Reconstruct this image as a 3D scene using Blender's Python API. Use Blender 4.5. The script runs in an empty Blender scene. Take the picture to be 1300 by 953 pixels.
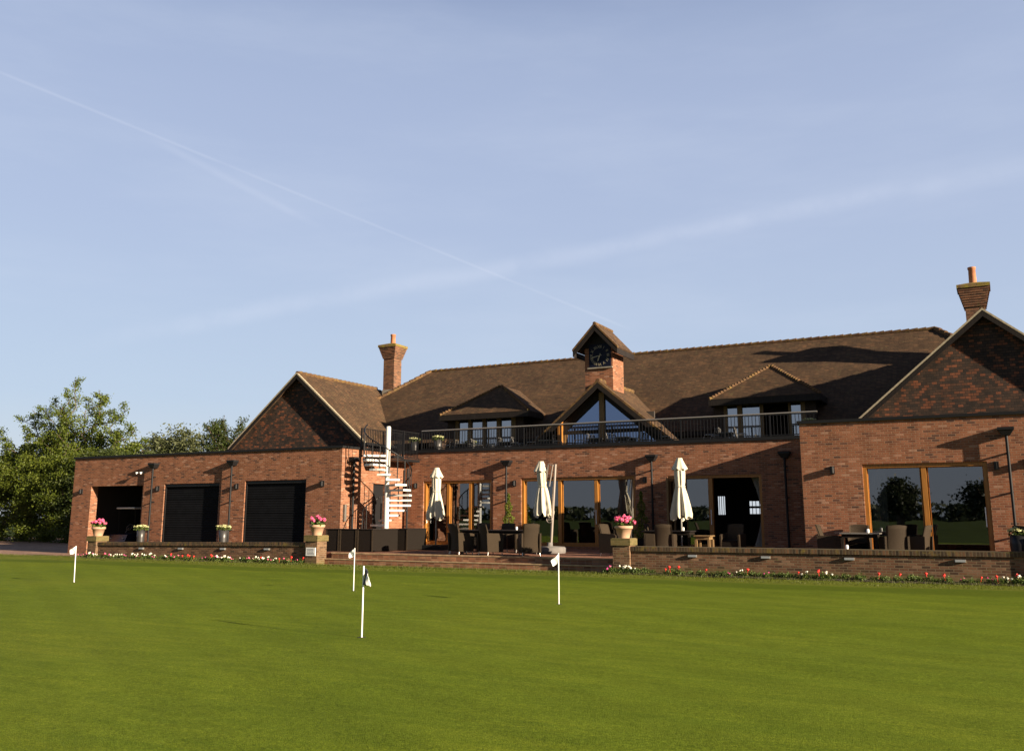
import bpy, bmesh, math, random
from mathutils import Vector, Matrix, noise
random.seed(7)
R = math.radians
PI = math.pi
sc = bpy.context.scene
COL = sc.collection

# ------------------------------------------------------------------ materials
def mat(name):
    m = bpy.data.materials.new(name); m.use_nodes = True
    nt = m.node_tree
    b = nt.nodes['Principled BSDF']
    return m, nt, b

def plain(name, col, rough=0.6, metal=0.0, spec=0.5, var=0.0, vscale=8.0, bump=0.0, bscale=30.0, trans=0.0):
    m, nt, b = mat(name)
    b.inputs['Base Color'].default_value = (*col, 1)
    b.inputs['Roughness'].default_value = rough
    b.inputs['Metallic'].default_value = metal
    b.inputs['Specular IOR Level'].default_value = spec
    N, L = nt.nodes, nt.links
    tc = N.new('ShaderNodeTexCoord')
    if var > 0:
        n = N.new('ShaderNodeTexNoise'); n.inputs['Scale'].default_value = vscale; n.inputs['Detail'].default_value = 6
        L.new(tc.outputs['Object'], n.inputs['Vector'])
        cr = N.new('ShaderNodeValToRGB')
        cr.color_ramp.elements[0].position = 0.3; cr.color_ramp.elements[1].position = 0.7
        cr.color_ramp.elements[0].color = (*[c*(1-var) for c in col], 1)
        cr.color_ramp.elements[1].color = (*[min(1, c*(1+var)) for c in col], 1)
        L.new(n.outputs['Fac'], cr.inputs['Fac']); L.new(cr.outputs['Color'], b.inputs['Base Color'])
    if bump > 0:
        n2 = N.new('ShaderNodeTexNoise'); n2.inputs['Scale'].default_value = bscale; n2.inputs['Detail'].default_value = 4
        L.new(tc.outputs['Object'], n2.inputs['Vector'])
        bp = N.new('ShaderNodeBump'); bp.inputs['Strength'].default_value = bump; bp.inputs['Distance'].default_value = 0.02
        L.new(n2.outputs['Fac'], bp.inputs['Height']); L.new(bp.outputs['Normal'], b.inputs['Normal'])
    return m

def ramp(nt, fac, stops, interp='LINEAR'):
    cr = nt.nodes.new('ShaderNodeValToRGB'); e = cr.color_ramp.elements
    cr.color_ramp.interpolation = interp
    while len(e) < len(stops): e.new(0.5)
    for el, (p, c) in zip(e, stops):
        el.position = p; el.color = (*c, 1)
    nt.links.new(fac, cr.inputs['Fac'])
    return cr.outputs['Color']

def math_node(nt, op, a, b=None, c=None):
    n = nt.nodes.new('ShaderNodeMath'); n.operation = op
    for i, v in enumerate((a, b, c)):
        if v is None: continue
        if isinstance(v, (int, float)): n.inputs[i].default_value = v
        else: nt.links.new(v, n.inputs[i])
    return n.outputs[0]

def mix(nt, fac, a, b, mode='MIX'):
    n = nt.nodes.new('ShaderNodeMix'); n.data_type = 'RGBA'; n.blend_type = mode
    for sock, v in ((n.inputs[0], fac), (n.inputs[6], a), (n.inputs[7], b)):
        if isinstance(v, tuple): sock.default_value = (*v, 1)
        elif isinstance(v, (int, float)): sock.default_value = v
        else: nt.links.new(v, sock)
    return n.outputs[2]

def noise_out(nt, vec, scale, detail=4, rough=0.55):
    n = nt.nodes.new('ShaderNodeTexNoise'); n.inputs['Scale'].default_value = scale
    n.inputs['Detail'].default_value = detail; n.inputs['Roughness'].default_value = rough
    nt.links.new(vec, n.inputs['Vector']); return n.outputs['Fac']

def masonry(name, bw, bh, mortar, stops, mortar_col, off=0.5, plane='wall', moss=0.0, moss_col=(0.12, 0.11, 0.03), bump=0.6,
            sheen=0.0, rough=0.85, large=0.25, low_moss=None):
    """courses laid on (x+y, z) for walls, (x, y) for paving"""
    m, nt, b = mat(name); N, L = nt.nodes, nt.links
    tc = N.new('ShaderNodeTexCoord'); sp = N.new('ShaderNodeSeparateXYZ')
    L.new(tc.outputs['Object'], sp.inputs[0])
    cb = N.new('ShaderNodeCombineXYZ')
    if plane == 'wall':
        L.new(math_node(nt, 'ADD', sp.outputs[0], sp.outputs[1]), cb.inputs[0]); L.new(sp.outputs[2], cb.inputs[1])
    else:
        L.new(sp.outputs[0], cb.inputs[0]); L.new(sp.outputs[1], cb.inputs[1])
    br = N.new('ShaderNodeTexBrick'); L.new(cb.outputs[0], br.inputs['Vector'])
    br.offset = off
    br.inputs['Scale'].default_value = 1; br.inputs['Brick Width'].default_value = bw; br.inputs['Row Height'].default_value = bh
    br.inputs['Mortar Size'].default_value = mortar; br.inputs['Mortar Smooth'].default_value = 0.15
    br.inputs['Color1'].default_value = (0, 0, 0, 1); br.inputs['Color2'].default_value = (1, 1, 1, 1)
    br.inputs['Mortar'].default_value = (0.5, 0.5, 0.5, 1)
    col = ramp(nt, br.outputs['Color'], stops)
    big = noise_out(nt, tc.outputs['Object'], 0.9, 5)
    bigc = ramp(nt, big, [(0.3, (1-large,)*3), (0.7, (1+large*0.4,)*3)])
    col = mix(nt, 1.0, col, bigc, 'MULTIPLY')
    # rain streaks and soot: narrow, tall stains
    mpx = N.new('ShaderNodeMapping'); L.new(tc.outputs['Object'], mpx.inputs[0]); mpx.inputs['Scale'].default_value = (3.2, 3.2, 0.35) if plane == 'wall' else (1.5, 1.5, 1.5)
    stn = ramp(nt, noise_out(nt, mpx.outputs[0], 1.0, 6, 0.65), [(0.32, (0.70, 0.68, 0.66)), (0.52, (1.0,)*3), (0.75, (1.08, 1.07, 1.05))])
    col = mix(nt, 1.0, col, stn, 'MULTIPLY')
    fine = noise_out(nt, tc.outputs['Object'], 45, 3)
    finec = ramp(nt, fine, [(0.3, (0.8,)*3), (0.7, (1.1,)*3)])
    col = mix(nt, 1.0, col, finec, 'MULTIPLY')
    col = mix(nt, br.outputs['Fac'], col, mortar_col)
    if moss > 0:
        mn = noise_out(nt, tc.outputs['Object'], 5.0, 8, 0.7)
        f = ramp(nt, mn, [(0.62-moss*0.25, (0, 0, 0)), (0.72-moss*0.1, (1, 1, 1))])
        col = mix(nt, f, col, moss_col)
    if low_moss:
        # damp algae growing up from the foot of the wall to a ragged height
        hz = math_node(nt, 'ADD', sp.outputs[2], math_node(nt, 'MULTIPLY', noise_out(nt, tc.outputs['Object'], 3.0, 6), 0.35))
        f2 = ramp(nt, hz, [(low_moss, (0.55,)*3), (low_moss+0.18, (0, 0, 0))])
        col = mix(nt, f2, col, (0.13, 0.12, 0.035))
    L.new(col, b.inputs['Base Color'])
    b.inputs['Roughness'].default_value = rough; b.inputs['Specular IOR Level'].default_value = 0.25
    h = math_node(nt, 'SUBTRACT', math_node(nt, 'MULTIPLY', fine, 0.3), br.outputs['Fac'])
    bp = N.new('ShaderNodeBump'); bp.inputs['Strength'].default_value = bump; bp.inputs['Distance'].default_value = 0.006
    L.new(h, bp.inputs['Height']); L.new(bp.outputs['Normal'], b.inputs['Normal'])
    return m

BR = [(0.0, (0.09, 0.045, 0.033)), (0.12, (0.20, 0.076, 0.042)), (0.4, (0.25, 0.096, 0.048)), (0.65, (0.275, 0.108, 0.054)), (0.9, (0.31, 0.125, 0.068)), (1.0, (0.38, 0.21, 0.14))]
M = {}
M['brick'] = masonry('facing_brick', 0.195, 0.062, 0.008, BR, (0.24, 0.150, 0.095), large=0.16)
M['garden_brick'] = masonry('weathered_brick', 0.195, 0.062, 0.008, [(0, (0.06, 0.035, 0.022)), (0.3, (0.13, 0.064, 0.036)), (0.7, (0.175, 0.085, 0.046)), (1, (0.24, 0.14, 0.085))],
                            (0.15, 0.115, 0.07), moss=0.12, low_moss=0.22)
M['coping'] = masonry('coping_brick', 0.075, 0.12, 0.009, [(0, (0.035, 0.025, 0.016)), (0.5, (0.085, 0.052, 0.030)), (1, (0.15, 0.08, 0.042))],
                      (0.10, 0.08, 0.05), off=0.0, moss=0.42, moss_col=(0.15, 0.11, 0.026))
M['pier_brick'] = masonry('pier_brick', 0.195, 0.062, 0.008, [(0, (0.07, 0.042, 0.024)), (0.4, (0.15, 0.078, 0.042)), (1, (0.23, 0.135, 0.075))],
                          (0.16, 0.125, 0.08), moss=0.25, moss_col=(0.12, 0.095, 0.035), low_moss=0.15)
M['roof_tile'] = masonry('clay_roof_tile', 0.17, 0.068, 0.006, [(0, (0.066, 0.040, 0.022)), (0.3, (0.080, 0.047, 0.025)), (0.75, (0.093, 0.054, 0.028)), (1, (0.13, 0.070, 0.035))],
                         (0.035, 0.022, 0.014), moss=0.22, moss_col=(0.105, 0.078, 0.036), bump=1.0, large=0.3)
M['ridge_tile'] = masonry('lichened_ridge_tile', 0.3, 0.4, 0.012, [(0, (0.09, 0.052, 0.028)), (0.5, (0.125, 0.068, 0.034)), (1, (0.16, 0.088, 0.04))],
                          (0.06, 0.03, 0.02), moss=0.6, moss_col=(0.17, 0.11, 0.032))
M['tile_hung'] = masonry('hung_clay_tile', 0.15, 0.082, 0.006, [(0, (0.035, 0.027, 0.022)), (0.45, (0.065, 0.042, 0.030)), (0.66, (0.085, 0.048, 0.031)), (0.82, (0.17, 0.066, 0.034)), (1, (0.23, 0.085, 0.042))],
                         (0.02, 0.014, 0.012), bump=1.2)
M['paving'] = masonry('terrace_paver', 0.2, 0.1, 0.006, [(0, (0.20, 0.085, 0.052)), (0.5, (0.30, 0.128, 0.075)), (1, (0.37, 0.185, 0.12))], (0.16, 0.10, 0.07), plane='floor', bump=0.4)
M['step_brick'] = masonry('step_brick', 0.225, 0.075, 0.009, [(0, (0.17, 0.075, 0.04)), (0.5, (0.28, 0.12, 0.06)), (1, (0.38, 0.2, 0.11))], (0.24, 0.16, 0.1), off=0.0, moss=0.15)
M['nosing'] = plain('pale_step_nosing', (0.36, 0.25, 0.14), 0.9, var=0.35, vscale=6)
M['chimney_brick'] = masonry('chimney_brick', 0.195, 0.062, 0.008, [(0, (0.08, 0.045, 0.03)), (0.4, (0.16, 0.072, 0.040)), (1, (0.25, 0.115, 0.06))], (0.15, 0.10, 0.065), moss=0.1)
M['drive'] = masonry('drive_block', 0.2, 0.1, 0.006, [(0, (0.26, 0.15, 0.10)), (0.5, (0.34, 0.20, 0.13)), (1, (0.42, 0.27, 0.19))], (0.14, 0.10, 0.07), plane='floor', bump=0.3)

def wood(name, c1, c2, rough=0.4):
    m, nt, b = mat(name); N, L = nt.nodes, nt.links
    tc = N.new('ShaderNodeTexCoord'); mp = N.new('ShaderNodeMapping'); L.new(tc.outputs['Object'], mp.inputs[0])
    mp.inputs['Scale'].default_value = (14, 14, 1.2)
    f = noise_out(nt, mp.outputs[0], 3.0, 8, 0.6)
    L.new(ramp(nt, f, [(0.3, c1), (0.7, c2)]), b.inputs['Base Color'])
    b.inputs['Roughness'].default_value = rough; b.inputs['Specular IOR Level'].default_value = 0.12 if rough > 0.5 else 0.4
    return m
M['oak'] = wood('varnished_oak', (0.24, 0.095, 0.018), (0.40, 0.175, 0.035))
M['grey_oak'] = wood('weathered_oak', (0.13, 0.085, 0.04), (0.24, 0.155, 0.075), 0.6)
M['dark_timber'] = wood('dark_timber', (0.012, 0.010, 0.009), (0.028, 0.023, 0.02), 0.6)
M['board'] = wood('dark_stained_board', (0.03, 0.02, 0.015), (0.06, 0.04, 0.028), 0.6)
M['verge'] = plain('pale_verge_mortar', (0.34, 0.29, 0.20), 0.9, var=0.3, vscale=12)
M['lead'] = plain('lead_flashing', (0.27, 0.24, 0.19), 0.7, var=0.2)
M['black_metal'] = plain('black_painted_steel', (0.010, 0.010, 0.011), 0.4, spec=0.25)
M['black_plastic'] = plain('black_rainwater_plastic', (0.012, 0.012, 0.013), 0.5, spec=0.2)
M['roller'] = plain('black_roller_slats', (0.007, 0.0075, 0.009), 0.7, spec=0.06, var=0.2, vscale=3)
M['felt'] = plain('roofing_felt', (0.03, 0.03, 0.032), 0.95, spec=0.1, var=0.2)
M['white_paint'] = plain('white_stair_paint', (0.62, 0.61, 0.57), 0.35, var=0.04, vscale=4)
M['canvas'] = plain('cream_canvas', (0.52, 0.48, 0.38), 0.9, var=0.06, vscale=10, bump=0.3, bscale=40)
M['terracotta'] = plain('pale_terracotta', (0.45, 0.28, 0.18), 0.8, var=0.12, vscale=7)
M['clay_pot'] = plain('chimney_clay', (0.42, 0.17, 0.08), 0.8, var=0.2)
M['steel'] = plain('brushed_steel', (0.42, 0.41, 0.39), 0.35, metal=0.9, var=0.1)
M['rail_steel'] = plain('handrail_steel', (0.36, 0.33, 0.29), 0.4, metal=0.6)
M['pewter'] = plain('dark_pewter', (0.07, 0.068, 0.066), 0.4, metal=0.5, var=0.1)
M['zinc'] = plain('dull_zinc', (0.20, 0.19, 0.17), 0.5, metal=0.6, var=0.15)
M['grey_mast'] = plain('grey_aluminium', (0.26, 0.22, 0.19), 0.45, metal=0.3)
M['dull_steel'] = plain('dull_grey_steel', (0.13, 0.125, 0.12), 0.5, metal=0.3)
M['concrete'] = plain('grey_concrete', (0.15, 0.138, 0.13), 0.85, var=0.15)
M['white_plastic'] = plain('white_plastic', (0.75, 0.75, 0.73), 0.4)
M['lamp_glass'] = plain('frosted_lamp_glass', (0.30, 0.32, 0.34), 0.3)
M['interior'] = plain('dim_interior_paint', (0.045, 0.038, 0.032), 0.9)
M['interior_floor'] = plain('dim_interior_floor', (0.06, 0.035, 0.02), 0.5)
M['curtain'] = plain('cream_curtain', (0.42, 0.40, 0.36), 0.9, var=0.1, vscale=5)
M['soil'] = plain('dark_soil', (0.035, 0.024, 0.016), 1.0, var=0.4, vscale=20, bump=0.8)
M['sign_ink'] = plain('dark_sign_ink', (0.05, 0.06, 0.10), 0.6)
M['navy'] = plain('navy_clock_enamel', (0.006, 0.008, 0.02), 0.5, spec=0.15)
M['gold'] = plain('gilt_paint', (0.30, 0.26, 0.17), 0.5)
M['buggy_blue'] = plain('dark_blue_bodywork', (0.012, 0.016, 0.035), 0.25)
M['tyre'] = plain('black_rubber', (0.015, 0.015, 0.015), 0.9)
M['flag'] = plain('white_flag_cloth', (0.78, 0.78, 0.76), 0.8)
M['flag_dark'] = plain('dark_flag_cloth', (0.03, 0.035, 0.05), 0.8)
M['table_top'] = plain('dark_table_top', (0.016, 0.013, 0.012), 0.55, spec=0.2)
M['bark'] = plain('tree_bark', (0.09, 0.065, 0.045), 0.95, var=0.4, vscale=10, bump=0.8)

def rattan(name, c):
    m, nt, b = mat(name); N, L = nt.nodes, nt.links
    tc = N.new('ShaderNodeTexCoord'); w = N.new('ShaderNodeTexWave'); w.wave_type = 'BANDS'; w.bands_direction = 'Z'
    w.inputs['Scale'].default_value = 26; w.inputs['Distortion'].default_value = 1.5; w.inputs['Detail'].default_value = 2
    L.new(tc.outputs['Object'], w.inputs['Vector'])
    L.new(ramp(nt, w.outputs['Fac'], [(0.2, tuple(x*0.5 for x in c)), (0.8, tuple(x*1.2 for x in c))]), b.inputs['Base Color'])
    b.inputs['Roughness'].default_value = 0.6; b.inputs['Specular IOR Level'].default_value = 0.15
    bp = N.new('ShaderNodeBump'); bp.inputs['Distance'].default_value = 0.004; L.new(w.outputs['Fac'], bp.inputs['Height'])
    L.new(bp.outputs['Normal'], b.inputs['Normal'])
    return m
M['rattan'] = rattan('brown_rattan_weave', (0.050, 0.036, 0.023))
M['rattan_dark'] = rattan('dark_rattan_weave', (0.015, 0.011, 0.008))

def glass(name, refl, tint=(0.9, 0.93, 0.95), rt=(0.9, 0.93, 0.96)):
    m, nt, b = mat(name); N, L = nt.nodes, nt.links
    out = N['Material Output']; N.remove(b)
    fr = N.new('ShaderNodeFresnel'); fr.inputs['IOR'].default_value = 1.5
    fac = math_node(nt, 'ADD', fr.outputs[0], refl)
    tr = N.new('ShaderNodeBsdfTransparent'); tr.inputs[0].default_value = (*tint, 1)
    gl = N.new('ShaderNodeBsdfGlossy'); gl.inputs['Roughness'].default_value = 0.01; gl.inputs['Color'].default_value = (*rt, 1)
    tc = N.new('ShaderNodeTexCoord')
    bp = N.new('ShaderNodeBump'); bp.inputs['Strength'].default_value = 0.05; bp.inputs['Distance'].default_value = 0.01
    L.new(noise_out(nt, tc.outputs['Object'], 1.3, 2), bp.inputs['Height']); L.new(bp.outputs[0], gl.inputs['Normal'])
    ms = N.new('ShaderNodeMixShader'); L.new(fac, ms.inputs[0]); L.new(tr.outputs[0], ms.inputs[1]); L.new(gl.outputs[0], ms.inputs[2])
    L.new(ms.outputs[0], out.inputs['Surface'])
    return m
M['glass'] = glass('door_glass', 0.21, (0.45, 0.47, 0.48))
M['glass_coated'] = glass('coated_window_glass', 0.50, (0.3, 0.32, 0.34))
M['glass_gable'] = glass('solar_gable_glass', 0.42, (0.12, 0.15, 0.22), (0.55, 0.70, 1.0))

def leafmat(name, c1, c2, rough=0.55, trans=0.35):
    m, nt, b = mat(name); N, L = nt.nodes, nt.links
    tc = N.new('ShaderNodeTexCoord'); gi = N.new('ShaderNodeNewGeometry')
    f = noise_out(nt, tc.outputs['Object'], 0.9, 3)
    f2 = math_node(nt, 'ADD', math_node(nt, 'MULTIPLY', f, 0.6), math_node(nt, 'MULTIPLY', gi.outputs['Random Per Island'], 0.4))
    col = ramp(nt, f2, [(0.25, c1), (0.75, c2)])
    L.new(col, b.inputs['Base Color']); b.inputs['Roughness'].default_value = rough
    b.inputs['Specular IOR Level'].default_value = 0.3
    t = N.new('ShaderNodeBsdfTranslucent'); L.new(col, t.inputs[0])
    ms = N.new('ShaderNodeMixShader'); ms.inputs[0].default_value = trans
    L.new(b.outputs[0], ms.inputs[1]); L.new(t.outputs[0], ms.inputs[2]); L.new(ms.outputs[0], N['Material Output'].inputs['Surface'])
    return m
M['leaf'] = leafmat('tree_leaf', (0.055, 0.088, 0.010), (0.140, 0.172, 0.020))
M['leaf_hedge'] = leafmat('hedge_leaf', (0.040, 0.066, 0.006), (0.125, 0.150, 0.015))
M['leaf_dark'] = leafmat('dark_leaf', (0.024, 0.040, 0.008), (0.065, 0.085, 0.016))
M['leaf_pale'] = leafmat('willow_leaf', (0.065, 0.08, 0.03), (0.12, 0.13, 0.055))
M['leaf_bed'] = leafmat('bedding_leaf', (0.05, 0.09, 0.02), (0.12, 0.16, 0.035))
M['conifer'] = leafmat('conifer_leaf', (0.07, 0.10, 0.012), (0.16, 0.19, 0.02))
M['far_leaf'] = leafmat('far_wood_leaf', (0.02, 0.028, 0.012), (0.035, 0.045, 0.018))
M['red'] = plain('red_petal', (0.72, 0.035, 0.025), 0.6)
M['pink'] = plain('pink_petal', (0.75, 0.12, 0.26), 0.6, var=0.35, vscale=20)
M['magenta'] = plain('magenta_petal', (0.62, 0.07, 0.28), 0.6)
M['white'] = plain('white_petal', (0.80, 0.78, 0.66), 0.6)
M['lime'] = plain('lime_white_petal', (0.52, 0.52, 0.26), 0.7, var=0.3, vscale=30)

# ------------------------------------------------------------------ mesh helper
WORLD = {}
class MB:
    def __init__(s): s.v = []; s.f = []; s.smooth = []
    def add(s, vs, fs, smooth=False):
        o = len(s.v); s.v += [Vector(p) for p in vs]; s.f += [tuple(i+o for i in f) for f in fs]; s.smooth += [smooth]*len(fs); return s
    def box(s, x0, x1, y0, y1, z0, z1, bev=0):
        if x0 > x1: x0, x1 = x1, x0
        if y0 > y1: y0, y1 = y1, y0
        if z0 > z1: z0, z1 = z1, z0
        if bev:
            bm = bmesh.new(); bmesh.ops.create_cube(bm, size=1)
            for v in bm.verts: v.co = Vector(((x0+x1)/2+v.co.x*(x1-x0), (y0+y1)/2+v.co.y*(y1-y0), (z0+z1)/2+v.co.z*(z1-z0)))
            bmesh.ops.bevel(bm, geom=bm.edges[:], offset=bev, segments=2, affect='EDGES', profile=0.5)
            bm.verts.index_update()
            s.add([v.co.copy() for v in bm.verts], [[v.index for v in f.verts] for f in bm.faces]); bm.free(); return s
        v = [(x, y, z) for z in (z0, z1) for y in (y0, y1) for x in (x0, x1)]
        return s.add(v, [(0, 2, 3, 1), (4, 5, 7, 6), (0, 1, 5, 4), (2, 6, 7, 3), (0, 4, 6, 2), (1, 3, 7, 5)])
    def hexa(s, b, t):           # bottom quad, top quad (same winding, ccw from above)
        return s.add(list(b)+list(t), [(3, 2, 1, 0), (4, 5, 6, 7), (0, 1, 5, 4), (1, 2, 6, 5), (2, 3, 7, 6), (3, 0, 4, 7)])
    def prism(s, poly, d):       # planar polygon (3D) extruded by vector d
        n = len(poly); p = [Vector(q) for q in poly]; d = Vector(d); q = [a+d for a in p]
        return s.add(p+q, [tuple(range(n))[::-1], tuple(range(n, 2*n))]+[(i, (i+1) % n, n+(i+1) % n, n+i) for i in range(n)])
    def tube(s, pts, r, n=8, cap=True):
        pts = [Vector(p) for p in pts]; rs = r if isinstance(r, (list, tuple)) else [r]*len(pts)
        rings = []; up = None
        for i, p in enumerate(pts):
            d = (pts[min(i+1, len(pts)-1)]-pts[max(i-1, 0)]).normalized()
            if up is None: up = Vector((0, 0, 1)) if abs(d.z) < 0.9 else Vector((1, 0, 0))
            a = d.cross(up).normalized(); b = a.cross(d).normalized(); up = b
            rings.append([p+(a*math.cos(2*PI*k/n)+b*math.sin(2*PI*k/n))*rs[i] for k in range(n)])
        vs = [q for rg in rings for q in rg]; fs = []
        for i in range(len(pts)-1):
            for k in range(n): fs.append((i*n+k, (i+1)*n+k, (i+1)*n+(k+1) % n, i*n+(k+1) % n))
        s.add(vs, fs, True)
        if cap: s.add(rings[0], [tuple(range(n))[::-1]][:1]); s.add(rings[-1], [tuple(range(n))])
        return s
    def lathe(s, prof, c=(0, 0, 0), n=20, fold=0, folds=8, smooth=True):
        cx, cy, cz = c; vs = []; fs = []
        for i, (r, z) in enumerate(prof):
            for k in range(n):
                a = 2*PI*k/n; rr = r*(1+(fold[i] if fold else 0)*math.cos(folds*a+i*0.15))
                vs.append((cx+rr*math.cos(a), cy+rr*math.sin(a), cz+z))
        for i in range(len(prof)-1):
            for k in range(n): fs.append((i*n+k, i*n+(k+1) % n, (i+1)*n+(k+1) % n, (i+1)*n+k))
        s.add(vs, fs, smooth)
        s.add(vs[:n], [tuple(range(n))[::-1]]); s.add(vs[-n:], [tuple(range(n))])
        return s
    def leaf(s, c, size, nrm=None, aspect=0.6):
        d = Vector((random.gauss(0, 1), random.gauss(0, 1), random.gauss(0, 1)))
        if d.length < 1e-3: d = Vector((1, 0, 0))
        d.normalize()
        e = Vector((random.gauss(0, 1), random.gauss(0, 1), random.gauss(0, 1)))
        if nrm is not None: e = e*0.5+nrm
        e = e.cross(d)
        if e.length < 1e-3: e = Vector((0, 0, 1))
        e.normalize()
        d = d*size*0.5; e = e*size*0.5*aspect
        c = Vector(c)
        return s.add([c-d, c-d*0.1+e, c+d, c-d*0.1-e], [(0, 1, 2, 3)])
    def build(s, name, m, parent=None, origin=None, mats=None):
        base = Vector(origin) if origin is not None else Vector((0, 0, 0))
        pw = WORLD[parent.name] if parent is not None else Vector((0, 0, 0))
        me = bpy.data.meshes.new(name)
        me.from_pydata([tuple(v-base) for v in s.v], [], s.f)
        me.polygons.foreach_set('use_smooth', s.smooth); me.update()
        o = bpy.data.objects.new(name, me); COL.objects.link(o)
        o.location = base-pw if parent is not None else base
        if m is not None: me.materials.append(m)
        WORLD[o.name] = base
        if parent is not None: o.parent = parent
        return o

def tag(o, label=None, cat=None, group=None, kind=None):
    if label: o['label'] = label
    if cat: o['category'] = cat
    if group: o['group'] = group
    if kind: o['kind'] = kind
    return o
def empty(name, loc, label, cat, group=None):
    o = bpy.data.objects.new(name, None); COL.objects.link(o); o.location = loc; o.empty_display_size = 0.2
    WORLD[o.name] = Vector(loc)
    return tag(o, label, cat, group)
def dup(o, loc=None, rz=None, label=None, scale=None, parent=None):
    c = o.copy(); COL.objects.link(c)
    if parent is not None: c.parent = parent
    for ch in list(o.children): dup(ch, parent=c)
    if loc is not None: c.location = loc
    if rz is not None: c.rotation_euler = (0, 0, rz)
    if scale is not None: c.scale = (scale,)*3 if isinstance(scale, (int, float)) else scale
    if label: c['label'] = label
    return c

# ------------------------------------------------------------------ camera, light, world
CAM = bpy.data.cameras.new('camera'); cam = bpy.data.objects.new('camera', CAM); COL.objects.link(cam)
cam.location = (0, 0, 1.5); cam.rotation_euler = (R(90+10.855), 0, R(27.6156))
CAM.sensor_width = 36; CAM.lens = 32.362; CAM.shift_y = -44.5/1300; CAM.clip_end = 6000; CAM.clip_start = 0.1
sc.camera = cam
SUN_AZ = R(169.3)          # heading the light travels to, from +X
SUN_EL = R(15.0)
trav = Vector((math.cos(SUN_AZ)*math.cos(SUN_EL), math.sin(SUN_AZ)*math.cos(SUN_EL), -math.sin(SUN_EL)))
sd = bpy.data.lights.new('sun', 'SUN'); so = bpy.data.objects.new('sun', sd); COL.objects.link(so)
sd.energy = 5.0; sd.angle = R(0.53); sd.color = (1.0, 0.83, 0.62)
so.rotation_euler = trav.to_track_quat('-Z', 'Y').to_euler(); so.location = (30, -5, 30)
W = bpy.data.worlds.new('World'); sc.world = W; W.use_nodes = True
wn, wl = W.node_tree.nodes, W.node_tree.links
bg = wn['Background']; bg.inputs[1].default_value = 0.06
sky = wn.new('ShaderNodeTexSky'); sky.sky_type = 'NISHITA'; sky.sun_disc = False
sky.sun_elevation = SUN_EL
tosun = -trav
sky.sun_rotation = math.atan2(tosun.x, tosun.y)
sky.altitude = 50; sky.air_density = 1.0; sky.dust_density = 2.2; sky.ozone_density = 1.6
wt = W.node_tree
tcw = wn.new('ShaderNodeTexCoord'); GEN = tcw.outputs['Generated']
def dotn(v, vec):
    n = wn.new('ShaderNodeVectorMath'); n.operation = 'DOT_PRODUCT'; wl.new(vec, n.inputs[0]); n.inputs[1].default_value = v; return n.outputs['Value']
def smooth(x, a, b):
    n = wn.new('ShaderNodeMapRange'); n.interpolation_type = 'SMOOTHSTEP'
    wl.new(x, n.inputs['Value']); n.inputs['From Min'].default_value = a; n.inputs['From Max'].default_value = b
    n.inputs['To Min'].default_value = 0; n.inputs['To Max'].default_value = 1
    return n.outputs[0]
skycol = sky.outputs[0]
# milky veil of thin high cloud, thicker near the horizon
sepw = wn.new('ShaderNodeSeparateXYZ'); wl.new(GEN, sepw.inputs[0])
veil = math_node(wt, 'SUBTRACT', 1.0, smooth(sepw.outputs[2], 0.40, 0.85))
veil = math_node(wt, 'MULTIPLY', veil, 0.86)
veilcol = ramp(wt, sepw.outputs[2], [(0.0, (0.64, 0.69, 0.74)), (0.12, (0.49, 0.59, 0.75)), (0.30, (0.435, 0.515, 0.705)), (0.48, (0.385, 0.46, 0.655)), (0.75, (0.15, 0.21, 0.46))])
sc_n = wn.new('ShaderNodeVectorMath'); sc_n.operation = 'SCALE'; wl.new(veilcol, sc_n.inputs[0]); sc_n.inputs['Scale'].default_value = 6.8
skycol = mix(wt, veil, skycol, sc_n.outputs[0])
mpw = wn.new('ShaderNodeMapping'); wl.new(GEN, mpw.inputs[0]); mpw.inputs['Scale'].default_value = (1.5, 1.5, 7.0); mpw.inputs['Rotation'].default_value = (0.2, 0.25, 0)
cir = smooth(noise_out(wt, mpw.outputs[0], 1.6, 6, 0.6), 0.42, 0.75)
skycol = mix(wt, math_node(wt, 'MULTIPLY', cir, 0.13), skycol, (4.6, 5.0, 5.8))
def trail(a, b, half, amount, f0, f1, nz, col=(4.9, 5.2, 6.1), wob=0.0):
    global skycol
    a = Vector(a).normalized(); b = Vector(b).normalized(); n = a.cross(b).normalized(); t = (b-a*b.dot(a)).normalized()
    d = math_node(wt, 'ABSOLUTE', math_node(wt, 'ADD', dotn(tuple(n), GEN), math_node(wt, 'MULTIPLY', math_node(wt, 'SUBTRACT', noise_out(wt, GEN, 5, 3), 0.5), wob)))
    across = math_node(wt, 'SUBTRACT', 1.0, smooth(d, 0, half))
    s_ = dotn(tuple(t), GEN)
    along = math_node(wt, 'MULTIPLY', smooth(s_, f0[0], f0[1]), math_node(wt, 'SUBTRACT', 1.0, smooth(s_, f1[0], f1[1])))
    tex = smooth(noise_out(wt, GEN, nz, 5, 0.6), 0.3, 0.62)
    k = math_node(wt, 'MULTIPLY', math_node(wt, 'MULTIPLY', across, along), math_node(wt, 'MULTIPLY', math_node(wt, 'ADD', math_node(wt, 'MULTIPLY', tex, 0.6), 0.4), amount))
    skycol = mix(wt, k, skycol, col)
trail((-.7815, .4776, .4015), (-.3452, .9165, .202), 0.0024, 0.14, (-0.2, 0.05), (0.60, 0.63), 14)
trail((-.7114, .5999, .366), (-.6289, .7124, .3115), 0.006, 0.12, (-0.02, 0.03), (0.13, 0.19), 10)
trail((-.794, .5855, .1638), (-.2875, .9113, .2948), 0.015, 0.17, (-0.03, 0.12), (0.70, 0.95), 22, wob=0.02)
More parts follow.
